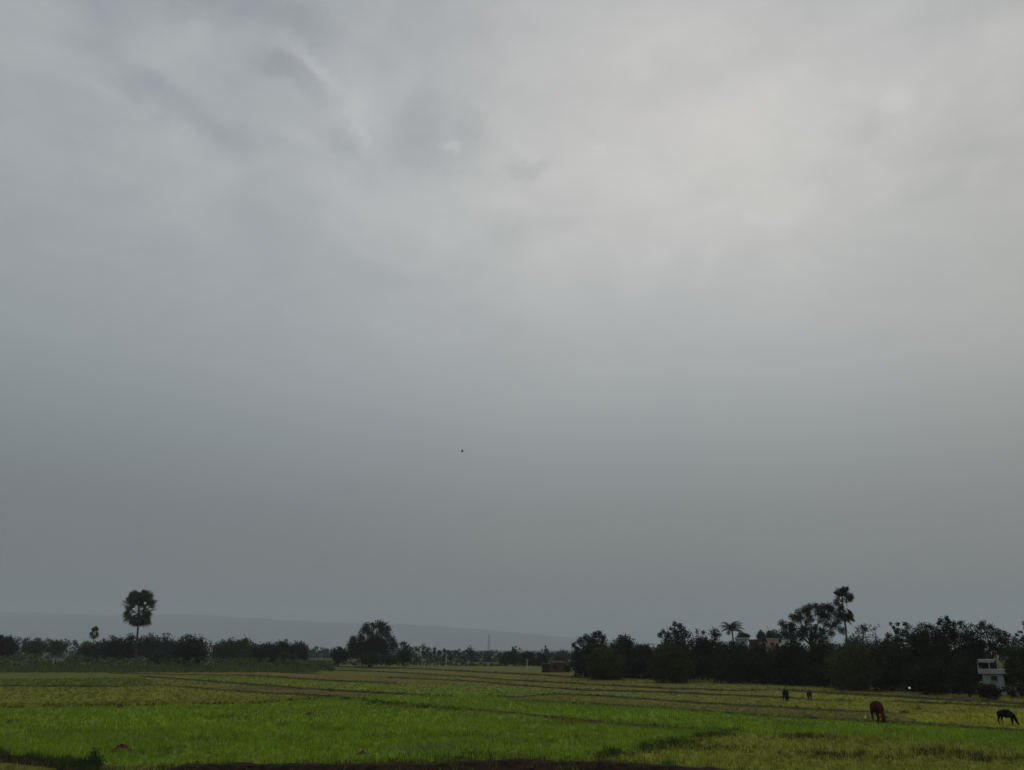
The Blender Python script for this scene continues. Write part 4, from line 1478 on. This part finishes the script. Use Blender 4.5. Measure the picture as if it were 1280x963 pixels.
heap('largest reddish brown soil heap in the near left green field', 151, 939, 27, 9, 1)
heap('small brown soil heap at the bottom left, left of the dark green bush', 86, 950, 16, 6, 2)
heap('small brown soil heap in the green field near the bottom, left of the pale blades painted as a water glint', 453, 943, 17, 4.5, 3)
heap('flat pale brown soil patch in the middle of the left green field', 388, 894, 17, 4, 4)
heap('tiny dark soil heap close to the left edge of the photo', 12, 904, 9, 4, 5)
heap('small brown soil heap on the row of dark tufts at left', 151, 885, 9, 4, 6)

random.seed(5)
# dark green bush at the bottom edge
gb = gnd(114, 964)
lob = []
for i in range(16):
    a = random.uniform(0, 6.28); q_ = random.uniform(0, .5)
    lob.append((Vector((gb.x + math.cos(a) * q_, gb.y + math.sin(a) * q_, random.uniform(.15, .78 - q_ * .7))), random.uniform(.15, .26)))
rt = empty('bush', (gb.x, gb.y, 0), 'small dark green leafy bush at the bottom edge, lower left corner', 'bush')
V_, C_ = leafcloud(lob, .07, (.025, .052, .018), 3.0)
V_ -= np.array([gb.x, gb.y, 0])
link('foliage', npmesh('foliage', V_, np.arange(len(V_)), C_), M_leaf, rt)
b = MB()
for c_, r_2 in lob[:8]:
    b.tube([(0, 0, -.05), ((c_.x - gb.x) * .5, (c_.y - gb.y) * .5, c_.z * .5), (c_.x - gb.x, c_.y - gb.y, c_.z)], [.018, .013, .006], 5)
b.build('stem', M_bark, rt)


def weed(px, py, hpx, label, tone, n=40, w=.012, sp=.12):
    g_ = gnd(px, py)
    hh = hpx * mpp(g_.y)
    v, cc = blades(np.full(n, 0.0), np.full(n, 0.0), np.full(n, hh), np.tile(np.array([tone]), (n, 1)), 1, sp, w, lean=.3)
    o = link('weed', npmesh('weed', v, np.arange(len(v)), cc, 3), M_grass)
    o.location = g_
    tag(o, label, 'weed')


weed(835, 960, 12, 'bright green leafy weed clump at the bottom right of the middle', (.06, .12, .03), 90, .02, .2)
weed(1133, 892, 5, 'small dark upright weed right of the reddish brown cow', (.03, .045, .015), 40, .015)
weed(1147, 887, 5.5, 'small dark weed clump farther back between the red cow and the right black cow', (.035, .055, .02), 50, .015, .25)
weed(1228, 951, 10, 'bluish green weed clump near the lower right corner', (.045, .085, .035), 70, .018, .2)
weed(1054, 877, 4, 'low wide green weed patch between the brown calf and the reddish cow', (.035, .07, .02), 120, .02, .55)
weed(470, 879, 5, 'dark weed clump on the bank in the middle left of the fields', (.03, .045, .015), 100, .02, .3)

# ------------------------------------------------------------------ haze: one closed box of even air round everything
hb = MB()
hb.box((0, 0, 234), (19900, 19900, 478))
hz = hb.build('haze', None)
Mh = bpy.data.materials.new('haze')
Mh.use_nodes = True
t = Mh.node_tree
t.nodes.clear()
o_ = t.nodes.new('ShaderNodeOutputMaterial')
pv = t.nodes.new('ShaderNodeVolumePrincipled')
pv.inputs['Color'].default_value = (0.83, 0.92, 1.0, 1)
pv.inputs['Density'].default_value = 0.00019
pv.inputs['Anisotropy'].default_value = 0.0
t.links.new(pv.outputs[0], o_.inputs['Volume'])
hz.data.materials.append(Mh)
tag(hz, 'thin bluish haze in the humid air over the fields', 'haze', kind='stuff')
S.cycles.volume_bounces = 1
S.cycles.max_bounces = 5
S.cycles.diffuse_bounces = 2
S.cycles.glossy_bounces = 1
S.cycles.transmission_bounces = 2
